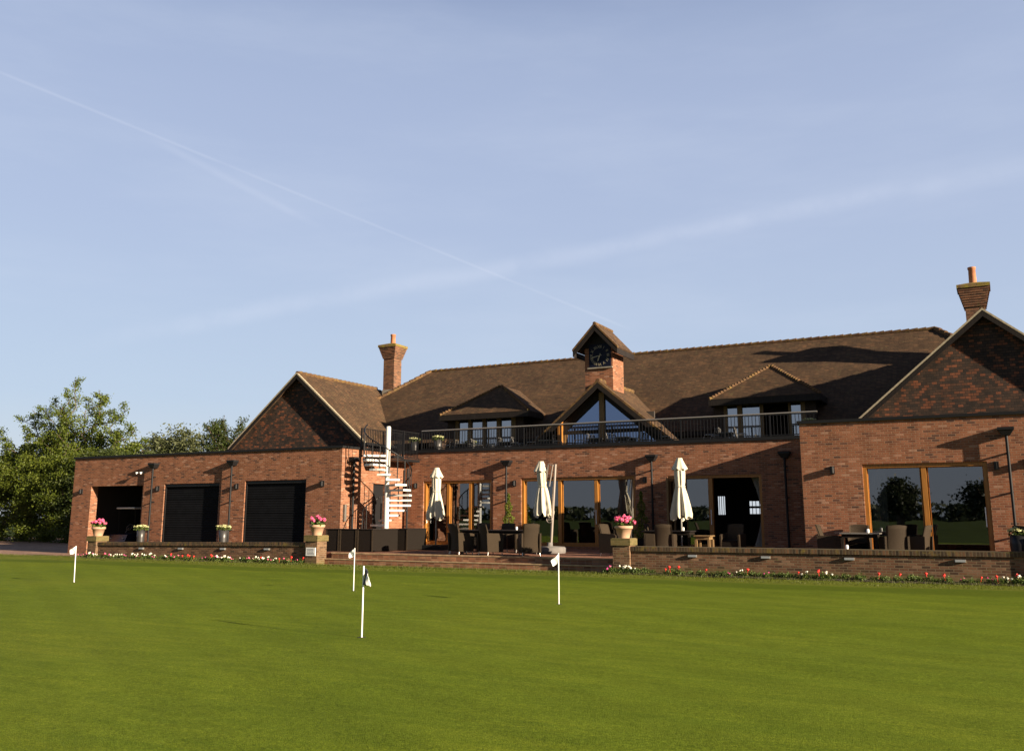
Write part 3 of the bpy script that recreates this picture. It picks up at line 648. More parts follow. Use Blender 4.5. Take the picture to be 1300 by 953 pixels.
# dormers
def dormer(xc, x0, x1, ex0, ex1, zpanes, panes, open_panes=(), apexY=34.0, az=6.95, by=35.85):
    yf, ye, ze = 33.0, 32.55, 5.66
    d = MB()
    # side cheeks and the timber front around the windows
    d.box(x0-0.36, x0, yf, yf+0.12, 3.62, ze); d.box(x1, x1+0.36, yf, yf+0.12, 3.62, ze); d.box(x0, x1, yf, yf+0.12, zpanes[1], ze)
    d.box(x0-0.36, x0-0.26, yf+.12, 34.7, 3.62, ze); d.box(x1+0.26, x1+0.36, yf+.12, 34.7, 3.62, ze)
    d.box(x0-0.36, x0-0.26, 32.34, yf, 3.62, 4.5); d.box(x1+0.26, x1+0.36, 32.34, yf, 3.62, 4.5)
    d.box(x0-0.26, x1+0.26, yf+1.6, yf+1.7, 3.62, ze)
    w = d.build('dormer', M['board'], club, origin=(xc, yf, 3.62))
    r = MB(); A = (xc, apexY, az); Bk = (xc, by, az)
    yb = 34.2
    sheet(r, [(ex0, ye, ze), (ex1, ye, ze), A], 0.07); sheet(r, [(ex0, ye, ze), A, Bk, (ex0, yb, ze)], 0.07); sheet(r, [(ex1, ye, ze), A, Bk, (ex1, yb, ze)], 0.07)
    rf = r.build('dormer_roof', M['roof_tile'], w, origin=A)
    for e in (ex0, ex1):
        a = Vector(A); b_ = Vector((e, ye, ze)); n = 22; g = MB(); dd = (b_-a)/n
        for i in range(n):
            p = a+dd*i; g.tube([p+Vector((0, 0, -0.005)), p+dd*0.98+Vector((0, 0, 0.03))], [0.045, 0.065], 6)
        g.build('hip_tiles', M['ridge_tile'], w, origin=A)
    g = MB(); g.box(ex0-0.02, ex1+0.02, ye-0.05, ye+0.02, ze-0.24, ze-0.02); g.box(ex0-0.02, ex0+0.05, ye+.02, 33.9, ze-.24, ze-.02); g.box(ex1-.05, ex1+.02, ye+.02, 33.9, ze-.24, ze-.02)
    g.box(ex0+.05, ex1-.05, ye+.02, yf, ze-.15, ze-.10); g.build('fascia', M['dark_timber'], w, origin=(xc, ye, ze))
    fr = MB(); xs = sorted(set([x0]+[v for p in panes for v in p]+[x1]))
    prev = x0
    for (a, b_) in panes:
        if a > prev+0.001: fr.box(prev, a, yf+0.02, yf+0.13, 3.62, zpanes[1])
        prev = b_
    if x1 > prev+0.001: fr.box(prev, x1, yf+0.02, yf+0.13, 3.62, zpanes[1])
    fr.build('window_frame', M['grey_oak'], w, origin=(x0, yf, 3.62))
    for i, (a, b_) in enumerate(panes):
        if i in open_panes: continue
        g = MB(); g.add([(a, yf+0.09, 3.66), (b_, yf+0.09, 3.66), (b_, yf+0.09, zpanes[1]), (a, yf+0.09, zpanes[1])], [(0, 1, 2, 3)])
        g.build('pane', M['glass_coated'], w, origin=(a, yf, 3.66))
    return w
dormer(-18.32, -19.95, -17.1, -20.42, -16.28, (3.7, 5.46), [(-19.80, -19.34), (-19.18, -18.66), (-18.50, -17.99), (-17.81, -17.32)])
dormer(-7.05, -8.62, -5.75, -9.0, -5.15, (3.7, 5.44), [(-8.50, -8.13), (-7.96, -7.33), (-7.20, -6.33), (-6.25, -5.91)], open_panes=(2,))
# central glazed gable
xc, zb, za, yg = -12.82, 4.09, 6.45, 31.33
cg = MB(); s = (za-zb); hwid = 2.87
sheet(cg, [(xc-hwid, yg, zb), (xc, yg, za), (xc, 35.3, za), (xc-hwid, 35.3, zb)], 0.07); sheet(cg, [(xc+hwid, yg, zb), (xc, yg, za), (xc, 35.3, za), (xc+hwid, 35.3, zb)], 0.07)
cgr = cg.build('central_gable', M['roof_tile'], club, origin=(xc, yg, zb)); ridge(cgr, (xc, yg, za+.01), (xc, 35.0, za+.01), 0.09)
for sgn in (-1, 1):
    P = lambda t, dz: (xc+sgn*hwid*(1-t), yg-0.04, zb+(za-zb)*t+dz)
    b_ = MB(); b_.prism([P(0, -0.28), P(0, -0.07), P(1, -0.07), P(1, -0.28)], (0, 0.035, 0)); b_.build('bargeboard', M['dark_timber'], cgr, origin=P(0, 0))
    v = MB(); v.prism([P(0, -0.065), P(0, 0.03), P(1, 0.03), P(1, -0.065)], (0, 0.09, 0)); v.build('verge_tiles', M['ridge_tile'], cgr, origin=P(0, 0))
    f_ = MB(); P2 = lambda t, dz: (xc+sgn*(hwid-0.1)*(1-t), yg+0.36, zb+(za-zb)*t+dz)
    f_.prism([P2(0, -0.5), P2(0, -0.12), P2(1, -0.12), P2(1, -0.55)], (0, 0.12, 0)); f_.build('gable_rafter', M['dark_timber'], cgr, origin=P2(0, 0))
    g = MB(); x_in, x_out = xc+sgn*0.1, xc+sgn*2.68
    g.add([(x_in, yg+0.42, 3.65), (x_out, yg+0.42, 3.65), (x_out, yg+0.42, zb-.1), (x_in, yg+0.42, za-0.35)], [(0, 1, 2, 3)]); g.build('pane', M['glass_gable'], cgr, origin=(x_in, yg+.4, 3.65))
g = MB(); g.box(xc-0.10, xc+0.10, yg+0.33, yg+0.48, 3.62, za-0.4); g.build('post', M['grey_oak'], cgr, origin=(xc, yg, 3.62))
g = MB(); g.box(-14.50, -14.40, yg+0.05, yg+0.36, 3.62, 5.12); g.build('door_jamb', M['oak'], cgr, origin=(-14.8, yg, 3.62))
g = MB(); g.box(xc-2.3, xc+2.3, yg+0.34, yg+0.47, 4.55, 4.68); g.build('transom', M['dark_timber'], cgr, origin=(xc, yg, 4.6))
g = MB(); g.box(xc-2.8, xc+2.8, yg+1.6, yg+1.7, 3.62, 4.4); g.box(xc-1.6, xc+1.6, yg+1.6, yg+1.7, 4.4, 5.4); g.build('interior_wall', M['interior'], cgr, origin=(xc, yg, 3.62))
# clock tower
tx0, tx1, ty0, ty1 = -13.60, -12.47, 32.0, 33.12
g = MB(); g.box(tx0, tx1, ty0, ty1, 5.3, 7.81)
ct = g.build('clock_tower', M['brick'], club, origin=(tx0, ty0, 5.6))
txc = (tx0+tx1)/2; g = MB(); ez, az, ox = 7.73, 8.69, 0.90
sheet(g, [(txc-ox, ty0-0.35, ez), (txc, ty0-0.35, az), (txc, ty1+0.3, az), (txc-ox, ty1+0.3, ez)], 0.06); sheet(g, [(txc+ox, ty0-0.35, ez), (txc, ty0-0.35, az), (txc, ty1+0.3, az), (txc+ox, ty1+0.3, ez)], 0.06)
g.build('tower_roof', M['roof_tile'], ct, origin=(txc, ty0, ez))
g = MB()
for sgn in (-1, 1):
    P = lambda t, dz: (txc+sgn*ox*(1-t), ty0-0.38, ez+(az-ez)*t+dz)
    g.prism([P(0, -0.26), P(0, -0.06), P(1, -0.06), P(1, -0.28)], (0, 0.03, 0)); g.box(txc+sgn*ox, txc+sgn*(ox-0.04), ty0-.35, ty1+.3, ez-.26, ez-.05)
g.prism([(txc-.70, ty0-.02, 7.81), (txc+.70, ty0-.02, 7.81), (txc, ty0-.02, az-.15)], (0, .12, 0))
g.build('tower_bargeboard', M['dark_timber'], ct, origin=(txc, ty0, ez))
g = MB()
for sgn in (-1, 1):
    P = lambda t, dz: (txc+sgn*(ox+.02)*(1-t), ty0-0.39, ez+(az-ez)*t+dz)
    g.prism([P(0, -0.05), P(0, 0.03), P(1, 0.03), P(1, -0.05)], (0, 0.1, 0))
g.tube([(txc, ty0-.38, az), (txc, ty1+.3, az)], 0.07, 8); g.build('tower_ridge', M['ridge_tile'], ct, origin=(txc, ty0, az))
cxk, czk = -12.97, 7.50
g = MB(); g.box(cxk-0.44, cxk+0.44, ty0-0.05, ty0, czk-0.44, czk+0.44); g.build('clock_face', M['navy'], ct, origin=(cxk, ty0, czk))
g = MB(); g.box(cxk-.5, cxk+.5, ty0-.07, ty0, czk-.49, czk-.445); g.build('clock_sill', M['lead'], ct, origin=(cxk, ty0, czk))
def text_mesh(s, size, m, parent, loc, rot, ext=0.002, name='numeral'):
    c = bpy.data.curves.new(name, 'FONT'); c.body = s; c.size = size; c.extrude = ext; c.align_x = 'CENTER'; c.align_y = 'CENTER'
    t = bpy.data.objects.new(name, c); me = bpy.data.meshes.new_from_object(t); bpy.data.objects.remove(t); me.materials.append(m)
    Mx = Matrix.Translation(Vector(loc)) @ rot; 
    g = MB(); g.add([Mx @ v.co for v in me.vertices], [tuple(p.vertices) for p in me.polygons])
    bpy.data.meshes.remove(me)
    return g.build(name, m, parent, origin=loc)
for k, s_ in enumerate(('XII', 'I', 'II', 'III', 'IV', 'V', 'VI', 'VII', 'VIII', 'IX', 'X', 'XI')):
    a = -k*PI/6; r = 0.335
    rot = Matrix.Rotation(PI/2, 4, 'X') @ Matrix.Rotation(a, 4, 'Z')
    text_mesh(s_, 0.15, M['gold'], ct, (cxk-r*math.sin(a), ty0-0.054, czk+r*math.cos(a)), rot)
def hand(ang, L, w):
    g = MB(); ux, uz = math.sin(ang), math.cos(ang); px, pz = uz, -ux; y = ty0-0.062
    pts = [(cxk-ux*0.08+px*w*0.6, y, czk-uz*0.08+pz*w*0.6), (cxk+ux*L*0.75+px*w, y, czk+uz*L*0.75+pz*w), (cxk+ux*L, y, czk+uz*L), (cxk+ux*L*0.75-px*w, y, czk+uz*L*0.75-pz*w), (cxk-ux*0.08-px*w*0.6, y, czk-uz*0.08-pz*w*0.6)]
    g.prism(pts, (0, 0.004, 0)); g.build('clock_hand', M['gold'], ct, origin=(cxk, ty0, czk))
hand(R(201), 0.25, 0.025); hand(R(258), 0.38, 0.018)

# balcony railing: panels of balusters between posts
def rail_panels(pts, zt, zb, parent, name='railing_panel', step=0.115):
    for (a, b_) in zip(pts[:-1], pts[1:]):
        a = Vector(a); b_ = Vector(b_); L = (b_-a).length; g = MB(); n = int(L/step)
        for i in range(1, n):
            p = a+(b_-a)*(i/n); g.box(p.x-0.009, p.x+0.009, p.y-0.009, p.y+0.009, zb+.08, zt-0.06)
        def bar(z0, z1, w):
            d = (b_-a).normalized(); q = Vector((-d.y, d.x, 0))*w
            g.hexa([(*(a-q).xy, z0), (*(b_-q).xy, z0), (*(b_+q).xy, z0), (*(a+q).xy, z0)], [(*(a-q).xy, z1), (*(b_-q).xy, z1), (*(b_+q).xy, z1), (*(a+q).xy, z1)])
        bar(zb+0.05, zb+0.08, 0.015); bar(zt-0.06, zt-0.035, 0.015)
        g.box(a.x-0.025, a.x+0.025, a.y-0.025, a.y+0.025, zb, zt-0.034)
        g.build(name, M['black_metal'], parent, origin=tuple(a))
xs = [-20.35+(15.3)*i/10 for i in range(11)]
rl = MB(); rl.tube([(-20.35, MY+0.1, 4.88), (-5.05, MY+0.1, 4.88)], 0.027, 8); rail = rl.build('balcony_railing', M['rail_steel'], club, origin=(-20.35, MY+.1, 4.88))
rail_panels([(x, MY+0.1, 0) for x in xs], 4.88, PT+0.08, rail)

# ------------------------------------------------------------------ spiral staircase
st = empty('spiral_staircase', (-19.65, 27.8, ZT), 'white steel spiral staircase with black railing climbing from terrace to the balcony', 'staircase')
SX, SY = -19.65, 27.8
g = MB(); g.lathe([(0.088, 0), (0.088, 4.36), (0.07, 4.40)], (SX, SY, ZT), 20); g.build('pole', M['white_paint'], st, origin=(SX, SY, ZT))
RVIEW = R(34)
NT = 19; z0 = ZT+0.17; dz = (3.72-z0)/(NT-1)
def sang(z): return R(200)-((z-z0)/0.70)*(PI/2)*0.93+RVIEW
rail_pts = []
for i in range(NT):
    z = z0+dz*i; a = sang(z); w = R(16); g = MB()
    ri, ro = 0.08, 0.90; pts = []
    inner = [(SX+ri*math.cos(a+t*w*2.2), SY+ri*math.sin(a+t*w*2.2)) for t in (-1, 1)]
    outer = [(SX+ro*math.cos(a+t*w), SY+ro*math.sin(a+t*w)) for t in (1, 0.33, -0.33, -1)]
    poly = inner+outer
    g.prism([(x, y, z-0.07) for x, y in poly][::-1], (0, 0, 0.07)); g.build('tread', M['white_paint'], st, origin=(SX, SY, z))
    for t in (-0.5, 0.5):
        aa = a+t*w*1.4; px, py = SX+0.87*math.cos(aa), SY+0.87*math.sin(aa)
        b_ = MB(); b_.tube([(px, py, z-0.03), (px, py, z+0.92-t*dz)], 0.012, 6)
        b_.build('baluster', M['black_metal'], st, origin=(px, py, z))
    
zz = z0-0.1
while zz < 3.95:
    a = sang(zz); rail_pts.append((SX+0.87*math.cos(a), SY+0.87*math.sin(a), zz+0.93)); zz += 0.05
g = MB(); g.tube(rail_pts, 0.022, 8); g.build('handrail', M['black_metal'], st, origin=(SX, SY, 1))
# landing bridge
g = MB(); g.box(-20.98, -20.32, 28.2, 30.93, 3.62, 3.72); g.box(-20.36, -19.62, 28.15, 28.75, 3.62, 3.72)
g.build('landing', M['black_metal'], st, origin=(-20.6, 29, 3.65))
rail_panels([(-20.34, 28.75, 0), (-20.34, 29.8, 0), (-20.34, 30.9, 0)], 4.82, 3.70, st, 'landing_railing', 0.1)
rail_panels([(-21.0, 28.0, 0), (-21.0, 29.4, 0), (-21.0, 30.9, 0)], 4.82, 3.70, st, 'landing_railing', 0.1)

# ------------------------------------------------------------------ garden walls, piers
def garden_wall(x0, x1, zl, zr, label, lamps):
    w = empty('garden_wall', ((x0+x1)/2, 24.35, 0), label, 'wall')
    t = 0.12
    g = MB(); g.hexa([(x0, 24.2, -.1), (x1, 24.2, -.1), (x1, 24.52, -.1), (x0, 24.52, -.1)], [(x0, 24.2, zl-t), (x1, 24.2, zr-t), (x1, 24.52, zr-t), (x0, 24.52, zl-t)])
    g.build('brickwork', M['garden_brick'], w, origin=(x0, 24.2, 0))
    g = MB(); g.hexa([(x0, 24.15, zl-t), (x1, 24.15, zr-t), (x1, 24.57, zr-t), (x0, 24.57, zl-t)], [(x0, 24.15, zl), (x1, 24.15, zr), (x1, 24.57, zr), (x0, 24.57, zl)])
    g.build('coping', M['coping'], w, origin=(x0, 24.15, zl-t))
    for x in lamps:
        z = zl+(zr-zl)*(x-x0)/(x1-x0)-t-0.10
        g = MB(); g.box(x-0.12, x+0.12, 24.14, 24.2, z-0.04, z+0.03, 0.008); l = g.build('bulkhead_light', M['zinc'], w, origin=(x, 24.2, z))
        g = MB(); g.box(x-0.105, x+0.105, 24.13, 24.139, z-0.028, z+0.022); g.build('lens', M['lamp_glass'], l, origin=(x, 24.13, z))
    return w
garden_wall(-30.2, -20.21, 0.58, 0.69, 'low brick garden wall in front of the garage doors with three small lights', [-27.87, -25.89, -23.88, -21.9][:4])
garden_wall(-9.0, 5.4, 0.72, 0.735, 'low brick garden wall with mossy coping in front of the right wing', [-7.3, -5.4, -3.39, -0.95, 1.5])
def pier(x0, x1, zt, label, y0=24.05, y1=24.62):
    p = empty('brick_pier', ((x0+x1)/2, (y0+y1)/2, 0), label, 'pier', 'brick piers ending the garden walls')
    g = MB(); g.box(x0+.04, x1-.04, y0+.04, y1-.04, -.1, zt-0.19); g.build('shaft', M['pier_brick'], p, origin=(x0, y0, 0))
    g = MB(); g.box(x0, x1, y0, y1, zt-0.19, zt-0.012); g.box(x0+.02, x1-.02, y0+.02, y1-.02, zt-.012, zt); g.build('cap', M['pier_brick'], p, origin=(x0, y0, zt)); return p
pier(-30.72, -30.18, 0.80, 'brick pier left of the garage doors, carrying a pot of pink hydrangeas')
pi2 = pier(-20.24, -19.68, 0.92, 'brick pier with a small white notice, left end of the steps')
pier(-9.54, -8.98, 0.935, 'brick pier at the right end of the terrace steps')
pier(0.60, 1.15, 0.94, 'brick pier at the far right end of the right garden wall')
g = MB(); g.box(-20.15, -19.76, 24.065, 24.089, 0.27, 0.53, 0.003); sg = g.build('notice', M['white_plastic'], pi2, origin=(-19.95, 24.07, 0.4))
g = MB(); random.seed(3)
for r_ in range(5):
    x = -20.11+0.02*random.random()
    while x < -19.83:
        L = 0.02+0.04*random.random(); g.box(x, min(x+L, -19.80), 24.061, 24.064, 0.478-r_*0.042, 0.494-r_*0.042); x += L+0.012
g.build('lettering', M['sign_ink'], sg, origin=(-20, 24.06, 0.4))

# ------------------------------------------------------------------ potted flowers and bedding
def bloom_ball(g, c, r, n=60, size=0.03):
    for _ in range(n):
        d = Vector((random.gauss(0, 1), random.gauss(0, 1), random.gauss(0, 1))).normalized()
        g.leaf(Vector(c)+d*r*random.uniform(0.8, 1.05), size, d, 0.9)
def hydrangea(x, y, z, label, seed, tilt=0.0):
    random.seed(seed)
    p = empty('potted_hydrangea', (x, y, z), label, 'potted plant', 'terracotta pots of pink hydrangeas on the brick piers')
    g = MB(); g.lathe([(0.155, 0), (0.225, 0.25), (0.25, 0.25), (0.255, 0.33), (0.225, 0.33), (0.215, 0.29)], (x, y, z), 24); g.build('pot', M['terracotta'], p, origin=(x, y, z))
    g = MB()
    for _ in range(260):
        a = random.uniform(0, 2*PI); r = random.uniform(0, 0.27); g.leaf((x+r*math.cos(a), y+r*math.sin(a), z+0.32+random.uniform(0, 0.20)), 0.10)
    g.build('leaves', M['leaf_bed'], p, origin=(x, y, z+.3))
    for k in range(15):
        a = 2*PI*k/9+random.uniform(-.25, .25); r = random.uniform(0.18, 0.30) if k < 9 else random.uniform(0.0, 0.17)
        g = MB(); c = (x+r*math.cos(a), y+r*math.sin(a), z+0.47+random.uniform(0.0, 0.10)-r*0.35+0.05)
        q = random.uniform(.6, .95); g.lathe([(0.02*q, -0.03*q), (0.05*q, -0.02*q), (0.062*q, 0), (0.045*q, 0.022*q), (0.02*q, 0.032*q)], c, 10); bloom_ball(g, c, 0.062*q, 55, 0.042); g.build('flower_head', M['pink'], p, origin=c)
    return p
hydrangea(-30.44, 24.33, 0.80, 'terracotta pot of pink hydrangeas on the pier furthest left', 11)
hydrangea(-19.93, 24.33, 0.92, 'terracotta pot of pink hydrangeas on the pier with the white notice', 12)
hydrangea(-9.26, 24.33, 0.935, 'terracotta pot of pink hydrangeas on the pier right of the steps', 13)

def tall_planter(x, y, z, h, r, label, seed, spread=0.28, mt='steel', group='slim metal planters of pale flowers', flare=1.15):
    mt = 'pewter' if mt == 'steel' else mt
    random.seed(seed)
    p = empty('metal_planter', (x, y, z), label, 'planter', group)
    g = MB(); g.lathe([(r*0.85, 0), (r, h*0.7), (r*flare, h), (r*flare*0.9, h), (r*0.9, h-0.04)], (x, y, z), 20); g.build('pot', M[mt], p, origin=(x, y, z))
    g = MB()
    for _ in range(160): a = random.uniform(0, 2*PI); q = spread*math.sqrt(random.random()); g.leaf((x+q*math.cos(a), y+q*math.sin(a), z+h+random.uniform(-0.02, 0.10)), 0.07)
    g.build('leaves', M['leaf_bed'], p, origin=(x, y, z+h))
    g = MB()
    for _ in range(240):
        a = random.uniform(0, 2*PI); q = spread*math.sqrt(random.random()); g.leaf((x+q*math.cos(a), y+q*math.sin(a), z+h+0.11+0.06*(1-q/spread)+random.uniform(-0.03, 0.03)), 0.05, Vector((0, 0, 1)), .9)
    g.build('blossom', M['lime'], p, origin=(x, y, z+h))
    return p
tall_planter(-29.95, 25.9, 0, 1.02, 0.14, 'slim metal planter standing between the open garage bay and the first black door', 21)
tall_planter(-25.62, 25.9, 0, 1.04, 0.15, 'slim metal planter standing between the two black garage doors', 22)
tall_planter(-20.0, 31.75, 3.62, 0.95, 0.16, 'pale flowers in a metal planter at the left end of the balcony', 23, 0.25)
tall_planter(-20.75, 31.2, 3.62, 0.86, 0.16, 'metal planter of pale flowers behind the landing rail at the stair head', 24, 0.24)
tall_planter(-5.45, 31.8, 3.62, 0.95, 0.18, 'leafy metal planter at the right end of the balcony', 25, 0.24)
tall_planter(0.30, 25.4, ZT, 0.72, 0.2, 'rounded dark planter of yellow flowers beside the wing downpipe', 26, 0.22, 'black_metal', flare=0.9)

def clipped_conifer(x, y, z, h, label, seed):
    random.seed(seed)
    p = empty('potted_conifer', (x, y, z), label, 'potted tree', 'small conifers in dark pots against the wall')
    g = MB(); g.box(x-.2, x+.2, y-.2, y+.2, z, z+0.42, 0.01); g.build('pot', M['rattan_dark'], p, origin=(x, y, z))
    g = MB(); g.tube([(x, y, z+.38), (x, y, z+h*.95)], [0.025, 0.008], 6); g.build('trunk', M['bark'], p, origin=(x, y, z+.4))
    g = MB()
    for _ in range(1500):
        t = random.random()**1.3; zz = z+0.45+(h-0.45)*t; r = (0.30*(1-t)**0.8+0.02)*(0.8+0.35*math.sin(zz*14+random.random()))*math.sqrt(random.uniform(.3, 1)); a = random.uniform(0, 2*PI)
        g.leaf((x+r*math.cos(a), y+r*math.sin(a), zz), 0.08, None, 0.4)
    g.build('foliage', M['conifer'], p, origin=(x, y, z+.5))
clipped_conifer(-16.1, 30.5, ZT, 1.98, 'small bright conifer in a dark pot between the two wide glazed door sets', 31)
clipped_conifer(-10.95, 30.5, ZT, 2.0, 'small conifer in deep shade beside the folded open door', 32)

def bed_plant(kind, seed):
    random.seed(seed)
    nm = {'red': 'geranium', 'white': 'alyssum_plant', 'pink': 'petunia_plant', 'magenta': 'petunia_plant', 'leafy': 'foliage_plant'}[kind]
    g = MB(); r0 = 0.12; h0 = 0.15
    for _ in range(110):
        a = random.uniform(0, 2*PI); r = r0*math.sqrt(random.random()); g.leaf((r*math.cos(a), r*math.sin(a), random.uniform(0.0, h0)*(1.2-r/r0*.6)), 0.055)
    root = g.build(nm, M['leaf_bed'])
    if kind != 'leafy':
        g = MB(); k = {'red': 1, 'white': 3, 'pink': 2, 'magenta': 2}[kind]; sz = {'red': 0.034, 'white': 0.024, 'pink': 0.024, 'magenta': 0.026}[kind]
        for i in range(k):
            a = random.uniform(0, 2*PI); r = random.uniform(0.01, 0.10); c = Vector((r*math.cos(a), r*math.sin(a), (0.19 if kind == 'red' else 0.12)+random.uniform(-.02, .05)))
            g.lathe([(0.008, -sz*.7), (sz, -sz*.2), (sz, sz*.2), (0.008, sz*.7)], c, 7); bloom_ball(g, c, sz, 14, 0.03)
            if kind == 'red': g.tube([(c.x*.6, c.y*.6, 0.03), tuple(c)], 0.005, 4)
        g.build('blossom', M[kind], root)
    return root
protos = {k: [bed_plant(k, s) for s in (1, 2)] for k in ('red', 'white', 'pink', 'magenta', 'leafy')}
used = set(); random.seed(99)
def plant_row(x0, x1, y0, y1, step, mixw, place, grp):
    x = x0
    while x < x1:
        kind = random.choices(list(mixw), list(mixw.values()))[0]; k = random.randrange(2); pr = protos[kind][k]
        lab = {'red': 'red geranium', 'white': 'white bedding flower', 'pink': 'pink bedding flower', 'magenta': 'magenta bedding flower', 'leafy': 'leafy green bedding plant'}[kind]+' '+place
        loc = (x+random.uniform(-.05, .05), random.uniform(y0, y1), 0.02)
        sc_ = random.uniform(0.65, 1.15); rz = random.uniform(0, 6.28)
        if (kind, k) not in used: used.add((kind, k)); o = pr; o.location = loc; o.rotation_euler = (0, 0, rz); o.scale = (sc_,)*3
        else: o = dup(pr, loc, rz, scale=sc_)
        tag(o, lab, 'flower', {'red': 'red geraniums ', 'white': 'white flowers ', 'pink': 'pink flowers ', 'magenta': 'magenta flowers ', 'leafy': 'leafy plants '}[kind]+grp)
        x += step*random.uniform(0.6, 1.4)
plant_row(-30.85, -20.3, 23.85, 24.08, 0.17, {'red': 3, 'white': 3, 'pink': 4, 'magenta': 3, 'leafy': 5}, 'in the bed below the left garden wall', 'in the left bed')
plant_row(-8.95, 3.4, 23.85, 24.08, 0.20, {'red': 4, 'white': 3, 'pink': 0.4, 'magenta': 0.5, 'leafy': 6}, 'in the bed below the right garden wall', 'in the right bed')
plant_row(-9.65, -9.0, 23.82, 23.98, 0.17, {'magenta': 2, 'white': 3, 'leafy': 1}, 'at the foot of the pier right of the steps', 'at the right pier')

# rough grass blades edging the lawn
random.seed(5); g = MB()
for _ in range(26000):
    x = random.uniform(-40, 5); y = random.choice((random.uniform(22.3, 23.75), random.gauss(23.8, 0.12)))
    if y > 24.4: continue
    if -30.9 > x and random.random() < .4: y = random.uniform(23.5, 24.6)
    h = random.uniform(0.015, 0.05)*(1.7 if y > 23.5 else 1); a = random.uniform(0, PI); w = 0.006; z = gh(x, y)
    dx, dy = math.cos(a)*w, math.sin(a)*w; lx, ly = random.gauss(0, h*.4), random.gauss(0, h*.4)
    g.add([(x-dx, y-dy, z-.005), (x+dx, y+dy, z-.005), (x+lx, y+ly, z+h)], [(0, 1, 2)])
tag(g.build('edge_grass', leafmat('edge_grass_blade', (0.05, 0.07, 0.006), (0.115, 0.125, 0.018))), 'longer rough grass between the green and the flower beds', kind='stuff')

# ------------------------------------------------------------------ putting flags
def putting_flag(x, y, H, ang, dark, label, lean=0.0, droop=0.0):
    z = gh(x, y)
    p = empty('putting_flag', (x, y, z), label, 'flag', 'hole flags on the putting green')
    g = MB(); g.tube([(x, y, z-0.02), (x+lean, y, z+H)], 0.011, 8); g.build('stick', M['white_plastic'], p, origin=(x, y, z))
    g = MB(); g.lathe([(0.054, -0.012), (0.054, 0.0015)], (x, y, z), 16); g.build('cup', M['tyre'], p, origin=(x, y, z))
    g = MB(); n = 8; vs = []; fs = []; Ht = 0.17+.04*(dark > 1)
    for j in range(n+1):
        for i in range(n+1):
            t = i/n; s_ = j/n
            ht = Ht*(1-0.45*t); zz = z+H-0.01-droop*t*0.9-(Ht-ht)*0.15-ht*s_
            r = t*0.15*(0.9-.15*s_); w = 0.028*math.sin(t*5+s_*3)
            vs.append((x+lean*(1-s_*.2)+math.cos(ang)*r-math.sin(ang)*w, y+math.sin(ang)*r+math.cos(ang)*w, zz))
    for j in range(n):
        for i in range(n): a = j*(n+1)+i; fs.append((a, a+1, a+n+2, a+n+1))
    g.add(vs, fs, True); o = g.build('flag_cloth', M['flag'], p, origin=(x, y, z+H))
    o.modifiers.new('thick', 'SOLIDIFY').thickness = 0.004
    if dark:
        o.data.materials.append(M['flag_dark'])
        for i, f in enumerate(o.data.polygons):
            if (i % n) < dark: f.material_index = 1
    return p
putting_flag(-7.33, 9.9, 0.88, R(-12), 5, 'nearest hole flag, dark and white cloth on a white stick', droop=0.13)
putting_flag(-6.94, 15.02, 0.86, R(222), 0, 'white hole flag furthest right, in front of the steps', droop=0.12)
putting_flag(-12.13, 16.05, 0.87, R(205), 1, 'small pale hole flag behind the nearest one, in front of the left pier', droop=0.10)
putting_flag(-19.37, 14.93, 0.83, R(225), 0, 'white hole flag furthest left, near the drive', lean=-0.04, droop=0.08)

